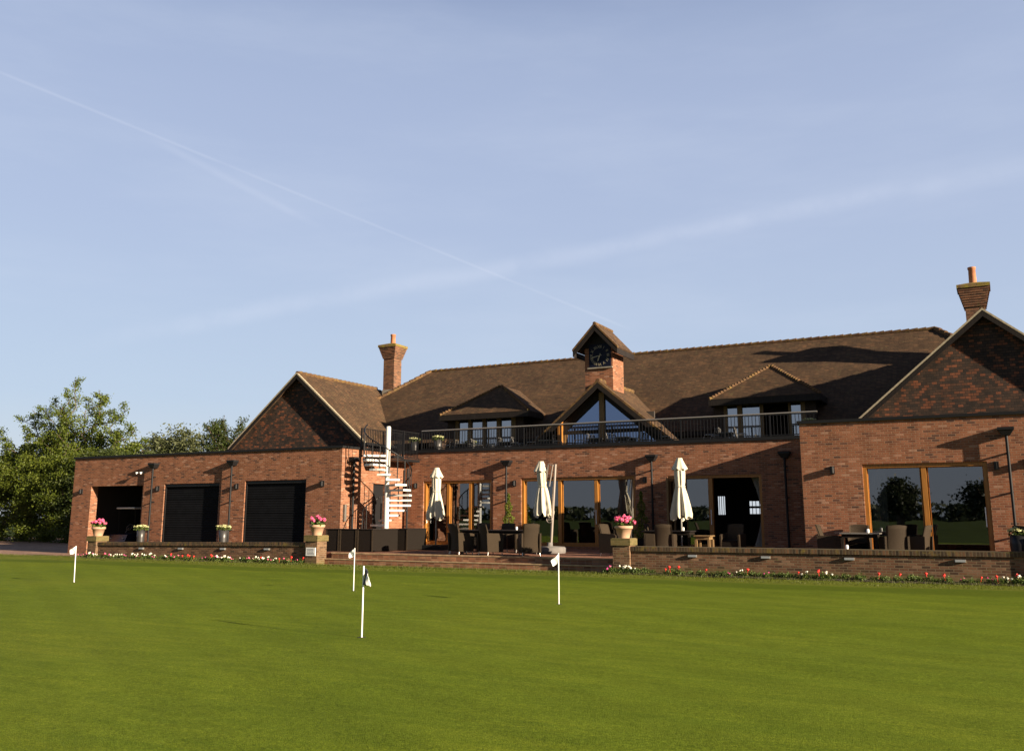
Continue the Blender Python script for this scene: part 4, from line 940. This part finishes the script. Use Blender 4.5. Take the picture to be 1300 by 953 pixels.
# ------------------------------------------------------------------ parasols
def parasol(x, y, ztop, zbot, label, mast, seed, lean=(0, 0)):
    random.seed(seed)
    p = empty('closed_parasol', (x, y, ZT), label, 'parasol', 'closed cream parasols on the terrace')
    H = ztop-zbot; prof = []; fold = []
    def ctr(z): t = (z-zbot)/H; return x+lean[0]*(1-t), y+lean[1]*(1-t)
    # lower skirt hanging in folds, tied at the waist
    rows = [(0.0, .255), (0.06, .265), (0.20, .235), (0.38, .18), (0.50, .14), (0.54, .132), (0.60, .148), (0.72, .155), (0.85, .15), (0.95, .11)]
    g = MB(); n = 48; vs = []; fs = []
    ph = random.random()*6
    for i, (t, r) in enumerate(rows):
        cx, cy = ctr(zbot+H*t)
        for k in range(n):
            a = 2*PI*k/n; am = 0.42*(1-t)+0.14 if t < .5 else 0.2
            rr = r*(1+am*0.55*math.cos(8*a+ph+t*1.2)+0.22*am*math.sin(13*a+ph*2+t*2)); zj = (0.07*math.sin(8*a+ph+PI)+0.05*math.sin(3*a)) if i == 0 else 0
            vs.append((cx+rr*math.cos(a), cy+rr*math.sin(a), zbot+H*t+zj))
    for i in range(len(rows)-1):
        for k in range(n): fs.append((i*n+k, i*n+(k+1) % n, (i+1)*n+(k+1) % n, (i+1)*n+k))
    g.add(vs, fs, True); c = g.build('canopy', M['canvas'], p, origin=(x, y, zbot))
    g = MB(); cx, cy = ctr(ztop); n = 32; vs = []; fs = []
    tr = [(0.80, .225), (0.83, .215), (0.90, .16), (0.97, .10), (1.0, .085)]
    for i, (t, r) in enumerate(tr):
        for k in range(n):
            a = 2*PI*k/n; rr = r*(1+(0.14 if i < 2 else 0.07)*math.cos(8*a+ph)); vs.append((cx+rr*math.cos(a), cy+rr*math.sin(a), zbot+H*t+(0.03*math.cos(8*a+ph) if i == 0 else 0)))
    for i in range(len(tr)-1):
        for k in range(n): fs.append((i*n+k, i*n+(k+1) % n, (i+1)*n+(k+1) % n, (i+1)*n+k))
    g.add(vs, fs, True); g.add(vs[-n:], [tuple(range(n))]); g.build('vent_cap', M['canvas'], p, origin=(cx, cy, ztop))
    g = MB(); g.tube([(ctr(zbot+H*.52)[0]+.15*math.cos(k*PI/8), ctr(zbot+H*.52)[1]+.15*math.sin(k*PI/8), zbot+H*.52) for k in range(17)], 0.012, 6); g.build('tie_strap', M['canvas'], p, origin=(x, y, zbot+H*.5))
    if mast:
        g = MB(); g.tube([(x+0.32, y+0.05, ZT+.25), (x+0.50, y+0.05, ztop-0.10)], 0.045, 10); m_ = g.build('mast', M['grey_mast'], p, origin=(x+.3, y, ZT))
        g = MB(); g.tube([(x+0.46, y+0.03, ztop-.16), (x+0.28, y+0.0, ztop-.1), (x+.12, y, ztop-0.9)], 0.028, 8); g.tube([(x+.43, y, ztop-.12), (x+.30, y, zbot+.9)], .022, 8); g.build('arm', M['grey_mast'], p, origin=(x+.4, y, ztop))
        g = MB(); g.tube([(x+0.32+.10*math.cos(k*PI/6), y-.06, 1.42+.10*math.sin(k*PI/6)) for k in range(13)], 0.016, 6); g.box(x+.27, x+.37, y-.06, y+.0, 1.39, 1.45); g.build('crank_wheel', M['grey_mast'], m_, origin=(x+.3, y, 1.4))
        g = MB(); g.lathe([(0.50, 0.0), (0.53, 0.04), (0.53, 0.17), (0.48, 0.21), (0.10, 0.22), (0.09, 0.34)], (x+0.30, y, ZT), 28); g.build('base', M['concrete'], p, origin=(x+.3, y, ZT))
    else:
        g = MB(); g.tube([(x, y, ZT+.1), (x, y, ztop-.1)], 0.028, 10); g.build('pole', M['zinc'], p, origin=(x, y, ZT))
        g = MB(); g.box(x-.48, x+.48, y-.48, y+.48, ZT, ZT+.17, 0.02) if seed == 41 else g.lathe([(.28, 0), (.28, .05), (.06, .08), (.05, .3)], (x, y, ZT), 20); g.build('base', M['black_plastic'], p, origin=(x, y, ZT))
        g = MB(); g.box(x-.035, x+.035, y-.07, y-.02, zbot-.02, zbot+.14, .005); g.build('crank', M['grey_mast'], p, origin=(x, y, zbot))
    return p
parasol(-17.98, 28.5, 3.25, 1.48, 'closed cream parasol furthest left, standing in a square black base', False, 41)
parasol(-13.31, 27.5, 3.30, 1.58, 'closed cream parasol leaning off a grey side mast with a round grey base', True, 42, (0.12, 0))
parasol(-8.50, 27.15, 3.25, 1.48, 'closed cream parasol furthest right, beside the open door in the shade', False, 43)

# ------------------------------------------------------------------ rattan furniture
def rattan_chair(label, group='woven dining chairs on the terrace'):
    """seat faces +y in local space"""
    r = bpy.data.objects.new('rattan_chair', None); COL.objects.link(r); WORLD[r.name] = Vector((0, 0, 0)); tag(r, label, 'chair', group)
    g = MB(); vs = []; n = 10; rows = 8; W_ = 0.25
    for side in (0, 1):
        for j in range(rows+1):
            z = 0.10+0.82*j/rows; back = -0.26-0.10*(j/rows)**2.0+0.03*math.sin(j/rows*PI)
            for i in range(n+1):
                x = -W_+2*W_*i/n; cur = 0.045*(1-(x/W_)**2); y = back-cur+(0.035 if side else 0)
                vs.append((x, y, z+(0.02*(1-(x/W_)**2) if j == rows else 0)))
    fs = []; o = (rows+1)*(n+1)
    for j in range(rows):
        for i in range(n): a = j*(n+1)+i; fs.append((a, a+1, a+n+2, a+n+1)); fs.append((o+a, o+a+n+1, o+a+n+2, o+a+1))
    for j in range(rows):
        for i in (0, n): a = j*(n+1)+i; fs.append((a, a+n+1, o+a+n+1, o+a))
    for i in range(n): a = rows*(n+1)+i; fs.append((a, a+1, o+a+1, o+a)); fs.append((i, o+i, o+i+1, i+1))
    g.add(vs, fs, True); g.build('backrest', M['rattan'], r)
    g = MB(); g.box(-0.25, 0.25, -0.24, 0.24, 0.10, 0.42, 0.015); g.build('seat', M['rattan_dark'], r)
    g = MB(); g.box(-.21, .21, -.2, .22, .42, .47, .02); g.build('cushion', M['rattan_dark'], r)
    for s_ in (-1, 1):
        g = MB(); x0, x1 = (s_*0.25, s_*0.30); lo, hi = min(x0, x1), max(x0, x1)
        g.add([], []); g.prism([(lo, -0.30, 0.10), (lo, 0.25, 0.10), (lo, 0.27, 0.60), (lo, 0.20, 0.645), (lo, -0.33, 0.66)], (hi-lo, 0, 0)); g.build('arm', M['rattan'], r)
        for y in (-0.26, 0.22):
            g = MB(); g.tube([(s_*0.26, y, 0.11), (s_*0.27, y*1.08, 0.0)], [0.017, 0.013], 8); g.build('leg', M['steel'], r)
    return r
random.seed(50)
chairs = [(-15.45, 25.9, -60, 'woven chair at the left end of the big dining table'), (-14.98, 25.25, -25, 'woven chair in front of the dining table, left one of the two nearest the steps'),
          (-13.93, 25.25, -30, 'woven chair in front of the dining table, right one of the two nearest the steps'), (-12.72, 25.45, 38, 'woven chair turned sideways at the right front corner of the dining table'),
          (-15.65, 27.55, 186, 'woven chair behind the dining table, furthest left'), (-14.75, 27.6, 178, 'woven chair behind the dining table, second from the left'),
          (-13.85, 27.5, 183, 'woven chair behind the dining table, left of the grey parasol base'), (-10.35, 26.3, -100, 'woven chair standing just left of the potted hydrangea by the steps'),
          (-9.35, 27.4, -85, 'woven chair right of the potted hydrangea in the shade'), (-8.80, 26.5, 8, 'tall woven chair seen from behind below the right parasol'),
          (-4.05, 26.0, -92, 'dark woven chair at the left end of the table by the wing wall'), (-3.45, 26.5, 180, 'dark woven chair behind the table by the wing wall'),
          (-2.50, 25.75, 20, 'tan woven chair before the wing window, back to the lawn'), (-2.0, 25.95, 75, 'tan woven chair at the right end of the wing window table'),
          (0.62, 25.6, -60, 'dark woven chair at the right edge beside the dark planter'), (-7.1, 27.6, 175, 'dark woven chair in front of the open doorway')]
ch0 = rattan_chair('x')
for i, (x, y, a, l) in enumerate(chairs):
    o = ch0 if i == 0 else dup(ch0)
    o.location = (x, y, ZT+0.003); o.rotation_euler = (0, 0, R(a)); o['label'] = l
def table(x, y, lx, ly, label, z=ZT, h=0.74, m='table_top', legm='rattan_dark', name='dining_table', group='terrace tables'):
    p = empty(name, (x, y, z), label, 'table', group)
    g = MB(); g.box(x-lx/2, x+lx/2, y-ly/2, y+ly/2, z+h-0.035, z+h, 0.008); g.build('table_top', M[m], p, origin=(x, y, z+h))
    g = MB(); g.box(x-lx/2+.05, x+lx/2-.05, y-ly/2+.05, y+ly/2-.05, z+h-0.12, z+h-.035); g.build('apron', M[legm], p, origin=(x, y, z+h))
    for sx in (-1, 1):
        for sy in (-1, 1):
            g = MB(); g.box(x+sx*(lx/2-.06)-.035, x+sx*(lx/2-.06)+.035, y+sy*(ly/2-.06)-.035, y+sy*(ly/2-.06)+.035, z, z+h-.12, .004); g.build('leg', M[legm], p, origin=(x, y, z))
    return p
table(-14.25, 26.4, 2.3, 1.1, 'long dark dining table among the woven chairs on the terrace')
table(-8.95, 27.5, 1.5, 0.9, 'dark table in the shade under the right parasol')
table(-3.30, 25.85, 0.95, 0.85, 'dark table with a silvery edge before the wing wall', m='zinc')
table(-7.75, 26.9, 0.5, 0.5, 'small wooden side table near the open doorway', h=.62, m='grey_oak', legm='grey_oak', name='side_table')
def small_item():
    g = MB(); g.lathe([(0.035, 0), (0.04, 0.06), (0.035, 0.09), (0.02, .1)], (0, 0, 0), 12); return g
for (x, y, l) in ((-14.8, 26.3, 'small white lantern on the left half of the long dining table'), (-13.7, 26.5, 'small white lantern on the right half of the long dining table'), (-3.1, 25.7, 'small white lantern on the table by the wing wall'), (-8.5, 27.3, 'small white lantern on the shaded table')):
    g = small_item(); o = g.build('lantern', M['white_plastic']); o.location = (x, y, ZT+.742); tag(o, l, 'lantern', 'table lanterns')
g = small_item(); o = g.build('lantern', M['white_plastic']); o.location = (-3.45, 24.36, 0.731); tag(o, 'small white light globe on the coping of the right garden wall', 'lantern')

# dark rattan planter boxes screening the foot of the stair
def rattan_box(x0, x1, y0, y1, label):
    p = empty('rattan_counter', ((x0+x1)/2, (y0+y1)/2, ZT), label, 'counter', 'dark rattan counters at the foot of the stair')
    g = MB(); g.box(x0, x1, y0, y1, ZT+0.02, ZT+0.72, 0.01); g.build('body', M['rattan_dark'], p, origin=(x0, y0, ZT))
    g = MB(); g.box(x0-.02, x1+.02, y0-.02, y1+.02, ZT+.722, ZT+.75, .005); g.build('top', M['table_top'], p, origin=(x0, y0, ZT+.7))
    for xx in (x0, x1-.05):
        g = MB(); g.box(xx, xx+.05, y0-.012, y0-.001, ZT, ZT+.72); g.build('corner_post', M['rattan'], p, origin=(xx, y0, ZT))
rattan_box(-20.55, -19.98, 25.55, 26.15, 'dark rattan counter at the left of the row by the pier')
rattan_box(-19.95, -19.25, 25.55, 26.15, 'dark rattan counter in the middle of the row by the stair')
rattan_box(-19.22, -18.58, 25.55, 27.0, 'deep dark rattan counter at the right front of the row')
rattan_box(-18.9, -18.25, 27.1, 28.3, 'dark rattan counter standing behind the others below the stair treads')

# balcony furniture
def bistro_chair():
    r = bpy.data.objects.new('balcony_chair', None); COL.objects.link(r); WORLD[r.name] = Vector((0, 0, 0)); tag(r, 'x', 'chair', 'metal chairs on the balcony')
    g = MB(); g.box(-.22, .22, -.2, .2, .43, .46, .008); g.build('seat', M['black_plastic'], r)
    g = MB(); g.tube([(-.22, -.2, .45), (-.23, -.26, .86), (0, -.29, .90), (.23, -.26, .86), (.22, -.2, .45)], .016, 8)
    for k in range(5): g.tube([(-.15+.075*k, -.21, .46), (-.15+.075*k, -.275, .87)], .008, 6)
    g.build('backrest', M['dull_steel'], r)
    for s_ in (-1, 1):
        g = MB(); g.tube([(s_*.23, -.22, .66), (s_*.26, .1, .66), (s_*.24, .2, .45)], .014, 8); g.build('arm', M['steel'], r)
        for y in (-.2, .2): g = MB(); g.tube([(s_*.21, y, .44), (s_*.23, y*1.1, 0)], .013, 6); g.build('leg', M['dull_steel'], r)
    return r
bc = bistro_chair(); BZ = 3.62
spots = [(-19.3, 31.75, 80, 'leftmost metal chair on the balcony beside the flower planter'), (-18.0, 31.8, -85, 'metal chair on the balcony below the middle panes of the left dormer'), (-17.3, 31.75, 85, 'metal chair on the balcony below the last pane of the left dormer'),
         (-16.2, 31.7, -90, 'metal chair on the balcony between left dormer and glazed gable'), (-15.6, 31.7, 95, 'metal chair on the balcony at the left foot of the glazed gable'), (-14.4, 31.7, -85, 'metal chair on the balcony left of the gable post'),
         (-13.6, 31.72, 85, 'metal chair on the balcony right before the gable post'), (-12.3, 31.7, -80, 'metal chair on the balcony below the right gable pane'), (-11.5, 31.7, 90, 'metal chair on the balcony below the right gable slope'),
         (-10.2, 31.75, -90, 'metal chair on the balcony right of the glazed gable'), (-8.7, 31.8, 80, 'metal chair on the balcony below the left pane of the right dormer'), (-7.6, 31.8, -85, 'rightmost metal chair on the balcony before the open dormer door')]
for i, (x, y, a, l) in enumerate(spots):
    o = bc if i == 0 else dup(bc); o.location = (x, 31.5, BZ+0.002); o.rotation_euler = (0, 0, R(a)); o['label'] = l
for x, l in ((-18.65, 'metal balcony table below the left dormer'), (-16.75, 'metal balcony table just left of the glazed gable'), (-15.0, 'metal balcony table before the orange door jamb'), (-13.0, 'metal balcony table before the gable post'), (-11.9, 'metal balcony table below the right gable slope'), (-8.15, 'metal balcony table below the right dormer')):
    table(x, 31.48, 0.5, 0.5, l, BZ+.002, 0.72, 'zinc', 'black_metal', 'balcony_table', 'metal tables on the balcony')

# furniture dimly seen inside
g = MB(); g.box(-8.3, -7.0, 37.5, 38.0, 0.42, 1.5, .02); o = g.build('bar_counter', M['board']); tag(o, 'dark bar counter inside the open doorway', 'counter')
for (x0, x1, z0, z1, bars) in ((-9.3, -8.72, 1.6, 2.18, (1.86,)), (-10.62, -10.26, 1.57, 2.39, ())):
    g = MB(); t = .03; g.box(x0, x0+t, 39.02, 39.06, z0, z1); g.box(x1-t, x1, 39.02, 39.06, z0, z1); g.box(x0+t, x1-t, 39.02, 39.06, z1-t, z1); g.box(x0+t, x1-t, 39.02, 39.06, z0, z0+t)
    for b_ in bars: g.box(x0+t, x1-t, 39.02, 39.06, b_, b_+.09)
    for k in (1, 2, 3): xx = x0+(x1-x0)*k/4; g.box(xx-.012, xx+.012, 39.03, 39.055, z0+t, z1-t-.001)
    g.build('back_window', M['board'], club, origin=(x0, 39, z0))

# golf buggy in the open bay
def buggy(x, y):
    z = -0.015
    p = empty('golf_buggy', (x, y, z), 'dark blue golf buggy with a white roof parked in the open garage bay', 'golf buggy')
    g = MB(); g.prism([(x-.55, y-.9, z+.25), (x-.55, y-1.15, z+.45), (x-.55, y-1.0, z+.78), (x-.55, y-.55, z+.86), (x-.55, y-.45, z+.35), (x-.55, y+.1, z+.32), (x-.55, y+.15, z+.62), (x-.55, y+1.1, z+.72), (x-.55, y+1.15, z+.3)], (1.1, 0, 0))
    g.build('body', M['buggy_blue'], p, origin=(x, y, z))
    g = MB(); g.box(x-.56, x+.56, y-.75, y+.95, z+1.86, z+1.93, .025); g.build('roof', M['white_plastic'], p, origin=(x, y, z+1.9))
    for sx in (-1, 1):
        for (ya, yb) in ((-.55, -.65), (.5, .85)):
            g = MB(); g.tube([(x+sx*.5, y+ya, z+.7), (x+sx*.5, y+yb, z+1.87)], .018, 8); g.build('roof_strut', M['black_metal'], p, origin=(x, y, z+1))
        for yy in (-.75, .75):
            g = MB(); g.tube([(x+sx*.44, y+yy, z+.225), (x+sx*.60, y+yy, z+.225)], .225, 20); w_ = g.build('wheel', M['tyre'], p, origin=(x+sx*.5, y+yy, z+.22))
            g = MB(); g.tube([(x+sx*.59, y+yy, z+.225), (x+sx*.61, y+yy, z+.225)], .12, 16); g.build('rim', M['white_plastic'], w_, origin=(x+sx*.6, y+yy, z+.22))
        g = MB(); g.lathe([(.02, -.02), (.06, 0), (.06, .03)], (x+sx*.38, y-1.06, z+.62), 12); g.build('headlight', M['lamp_glass'], p, origin=(x+sx*.38, y-1.06, z+.62))
    g = MB(); g.box(x-.5, x+.5, y+.15, y+.6, z+.62, z+.75, .03); g.box(x-.5, x+.5, y+.6, y+.72, z+.75, z+1.2, .03); g.build('seat', M['curtain'], p, origin=(x, y+.3, z+.7))
    g = MB(); g.tube([(x-.25+.16*math.cos(k*PI/8), y-.25+.08*math.sin(k*PI/8), z+1.08+.13*math.sin(k*PI/8)) for k in range(17)], .014, 6); g.tube([(x-.25, y-.25, z+1.08), (x-.25, y-.5, z+.8)], .018, 6); g.build('steering_wheel', M['zinc'], p, origin=(x-.25, y-.25, z+1.08))
buggy(-33.45, 28.75)

# ------------------------------------------------------------------ trees
def limb(g, a, b_, r0, r1, n=6, wob=0.15):
    a = Vector(a); b_ = Vector(b_); L = (b_-a).length; pts = []
    for i in range(n+1):
        t = i/n; p = a.lerp(b_, t)+Vector((random.gauss(0, 1), random.gauss(0, 1), random.gauss(0, .6)))*wob*L*0.06*math.sin(PI*t)
        p.z += 0.10*L*math.sin(PI*t)*0.5
        pts.append(p)
    g.tube(pts, [r0+(r1-r0)*i/n for i in range(n+1)], 7); return pts
def tree(name, base, tips, label, leafm, leaves, lsize, r_trunk, clump=0.8, fork=None, group=None, cat='tree', twig=1.0):
    t = empty(name, base, label, cat, group)
    g = MB(); lf = MB(); base = Vector(base); fork = Vector(fork) if fork else base+Vector((0, 0, 1.5))
    g.tube([base, base.lerp(fork, .5)+Vector((.08, 0, 0)), fork], [r_trunk, r_trunk*.8, r_trunk*.65], 10)
    per = leaves//max(1, len(tips))
    for tp in tips:
        tp = Vector(tp); start = fork if random.random() < .6 else fork+Vector((random.uniform(-.3, .3), random.uniform(-.3, .3), random.uniform(.3, 1.2)))
        pts = limb(g, start, tp, r_trunk*.35, 0.015, 7, 1.0); L = (tp-fork).length
        # side twigs with leaf sprays
        nt_ = 9
        for k in range(nt_):
            f = 0.28+0.72*(k+random.random()*.6)/nt_; idx = min(len(pts)-2, int(f*(len(pts)-1))); q = pts[idx].lerp(pts[idx+1], (f*(len(pts)-1)) % 1)
            dirv = (pts[idx+1]-pts[idx]).normalized(); side = Vector((random.gauss(0, 1), random.gauss(0, 1), random.gauss(0.15, .7))).normalized()
            tl = clump*(1.25-f)*random.uniform(.7, 1.5)*twig+0.25; e = q+(dirv*.6+side*.8).normalized()*tl
            g.tube([q, q.lerp(e, .5)+Vector((0, 0, .04)), e], [0.02, .013, .006], 4)
            m_ = per//nt_
            for _ in range(m_):
                s_ = random.random(); c = q.lerp(e, s_**.8*1.05); rad = 0.07+0.14*tl*(1-s_*.5)
                lf.leaf(c+Vector((random.gauss(0, rad), random.gauss(0, rad), random.gauss(0, rad*.8))), lsize*random.uniform(.6, 1.3))
    g.build('trunk', M['bark'], t, origin=tuple(base)); lf.build('crown', leafm, t, origin=tuple(fork))
    return t
random.seed(61)
Y0 = 41.0
tips = []
for (x, z) in ((-62.4, 7.0), (-60.6, 8.2), (-58.2, 9.3), (-57.0, 8.7), (-54.0, 10.6), (-56.7, 10.1), (-59.0, 8.8), (-51.6, 9.4), (-49.0, 8.3), (-47.8, 7.0), (-61.6, 6.5), (-57.4, 7.6), (-55.0, 9.6), (-50.0, 6.9), (-53.0, 9.9), (-58.8, 7.4), (-52.0, 8.0), (-54.2, 8.6), (-56.2, 6.9), (-48.2, 5.8), (-50.2, 7.8), (-59.8, 6.1)):
    tips.append((x, Y0+random.uniform(-1.8, 1.8), z))
for _ in range(22): tips.append((random.uniform(-58.5, -46.5), Y0+random.uniform(-2.5, 2.0), random.uniform(3.2, 7.2)))
tree('broadleaf_tree', (-52.6, Y0, -0.1), tips, 'large loose crowned green tree with spiky branches rising at the left of the garages', M['leaf'], 56000, 0.13, 0.20, 1.0, (-53.0, Y0, 2.3))
# understorey shrubs forming a dense screen by the drive
def bush(x, y, rx, ry, h, label, n, m='leaf_hedge', ls=0.125, group='tall leafy shrubs beyond the drive', bump_=0.5):
    t = empty('shrub', (x, y, -0.1), label, 'shrub', group); g = MB(); lf = MB()
    for _ in range(7):
        a = random.uniform(0, 2*PI); limb(g, (x, y, -.1), (x+rx*.6*math.cos(a), y+ry*.6*math.sin(a), h*random.uniform(.5, .85)), .07, .012, 5)
    ns = 26; cl = []
    for _ in range(ns*3):
        a = random.uniform(0, 2*PI); u = random.random(); el = random.uniform(-.75, 1)
        rr = math.sqrt(max(0, 1-max(0, el)**2))*random.uniform(.72, 1.05)
        cl.append((x+rx*rr*math.cos(a), y+ry*rr*math.sin(a), h*.48+h*.52*el*random.uniform(.85, 1.12) if el > 0 else h*random.uniform(.02, .5), random.uniform(.25, .6)*bump_*1.4))
    per = n//len(cl)
    for (cx, cy, cz, r) in cl:
        for _ in range(per):
            lf.leaf((cx+random.gauss(0, r), cy+random.gauss(0, r), max(.02, cz+random.gauss(0, r*.6))), ls*random.uniform(.6, 1.3))
    g.build('stems', M['bark'], t, origin=(x, y, -.1)); lf.build('foliage', M[m], t, origin=(x, y, h/2))
random.seed(62)
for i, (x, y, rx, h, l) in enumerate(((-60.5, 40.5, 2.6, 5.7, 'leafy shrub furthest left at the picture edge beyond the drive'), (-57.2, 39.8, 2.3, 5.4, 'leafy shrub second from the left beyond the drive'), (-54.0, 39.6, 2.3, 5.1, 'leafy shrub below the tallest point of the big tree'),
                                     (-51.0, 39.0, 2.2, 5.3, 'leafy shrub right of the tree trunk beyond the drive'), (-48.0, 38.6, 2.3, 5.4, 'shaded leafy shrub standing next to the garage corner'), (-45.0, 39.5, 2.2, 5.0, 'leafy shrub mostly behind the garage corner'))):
    bush(x, y, rx, 1.9, h, l, 26000, 'leaf_hedge' if i < 4 else 'leaf_dark')  # last two shrubs: darker leaves stand in for the garage's shade
for i, (x, y, rx, h) in enumerate(((-57.5, 46.5, 3.5, 5.4), (-50.5, 46.5, 3.5, 5.2), (-64.5, 44.5, 3.5, 6.3))):
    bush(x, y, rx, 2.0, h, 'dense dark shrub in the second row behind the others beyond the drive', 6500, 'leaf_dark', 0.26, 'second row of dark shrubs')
random.seed(63)
tips = [(-45.2+random.uniform(-1.0, .9), 45+random.uniform(-1.3, 1.3), random.uniform(6.3, 7.6)) for _ in range(12)]+[(-45.0, 45, 8.1), (-46.5, 45, 6.2), (-43.6, 45.2, 7.6), (-42.8, 45, 7.0), (-46.2, 45, 7.3), (-44, 45, 6.0), (-43.2, 44.6, 5.8), (-45.5, 44.6, 5.9)]
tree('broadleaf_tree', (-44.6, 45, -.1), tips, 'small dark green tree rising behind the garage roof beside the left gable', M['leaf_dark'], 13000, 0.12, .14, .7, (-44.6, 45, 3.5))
def round_tree(x, y, h, r, label, n, ls, m='leaf_pale', group=None):
    t = empty('willow_tree', (x, y, -.1), label, 'tree', group); g = MB(); g.tube([(x, y, -.1), (x+.1, y, h*.45)], [.4, .25], 8)
    for _ in range(8): limb(g, (x, y, h*.4), (x+random.gauss(0, r*.5), y+random.gauss(0, r*.5), h*random.uniform(.65, .9)), .15, .03)
    lf = MB(); cl = []
    for _ in range(46):
        d = Vector((random.gauss(0, 1), random.gauss(0, 1), random.gauss(0, 1))).normalized()*random.uniform(.5, 1)
        cl.append((x+d.x*r, y+d.y*r, h*.62+d.z*h*.36, r*random.uniform(.12, .26)))
    for (cx, cy, cz, q) in cl:
        for _ in range(n//46): lf.leaf((cx+random.gauss(0, q), cy+random.gauss(0, q), cz+random.gauss(0, q*.8)), ls*random.uniform(.6, 1.3), None, .45)
    g.build('trunk', M['bark'], t, origin=(x, y, 0)); lf.build('crown', M[m], t, origin=(x, y, h*.6))
round_tree(-83.5, 75, 11.6, 3.6, 'left one of two pale willows far behind the garage roof', 8000, .38)
round_tree(-79.3, 75, 11.1, 2.7, 'right one of two pale willows far behind the garage roof', 6000, .38)
round_tree(-89.5, 75, 10.2, 4.2, 'pale tree low behind the big tree and the garage roof', 5000, .4)

# far wood across the course behind the viewer: it is what the glass of the doors mirrors
random.seed(70); lf = MB()
for _ in range(420):
    u = random.uniform(-900, 700); v = -420+random.uniform(-25, 25)+0.08*u; h = 6.2+1.6*noise.noise(Vector((u*.01, 1, 1)))+random.uniform(-.6, .6); r = random.uniform(5, 10)
    for _ in range(60):
        d = Vector((random.gauss(0, 1), random.gauss(0, 1), random.gauss(0, 1))).normalized()
        lf.leaf((u+d.x*r, v+d.y*r, max(0.2, h*.5+d.z*h*.55)), 3.4)
tag(lf.build('distant_wood', M['far_leaf']), 'dark line of far woodland across the course', kind='stuff')
def mirror_tree(x, y, h, r, label, seed):
    random.seed(seed); t = empty('oak_tree', (x, y, -.1), label, 'tree'); g = MB(); g.tube([(x, y, -.1), (x, y, h*.5)], [.5, .3], 8); lf = MB()
    for _ in range(8): limb(g, (x, y, h*.35), (x+random.gauss(0, r*.5), y+random.gauss(0, r*.5), h*random.uniform(.6, .9)), .2, .04)
    for _ in range(60):
        d = Vector((random.gauss(0, 1), random.gauss(0, 1), random.gauss(0, 1))).normalized()*random.uniform(.4, 1); q = r*.2
        for _ in range(60): lf.leaf((x+d.x*r+random.gauss(0, q), y+d.y*r+random.gauss(0, q), h*.6+d.z*h*.36+random.gauss(0, q*.7)), .5)
    g.build('trunk', M['bark'], t, origin=(x, y, 0)); lf.build('crown', M['far_leaf'], t, origin=(x, y, h*.6))
mirror_tree(-11.9, -78, 6.6, 2.5, 'dark upright tree across the green, mirrored in the left wing pane', 81)
mirror_tree(-1.3, -82, 6.0, 3.6, 'dark broad tree across the green, mirrored in the right wing pane', 82)
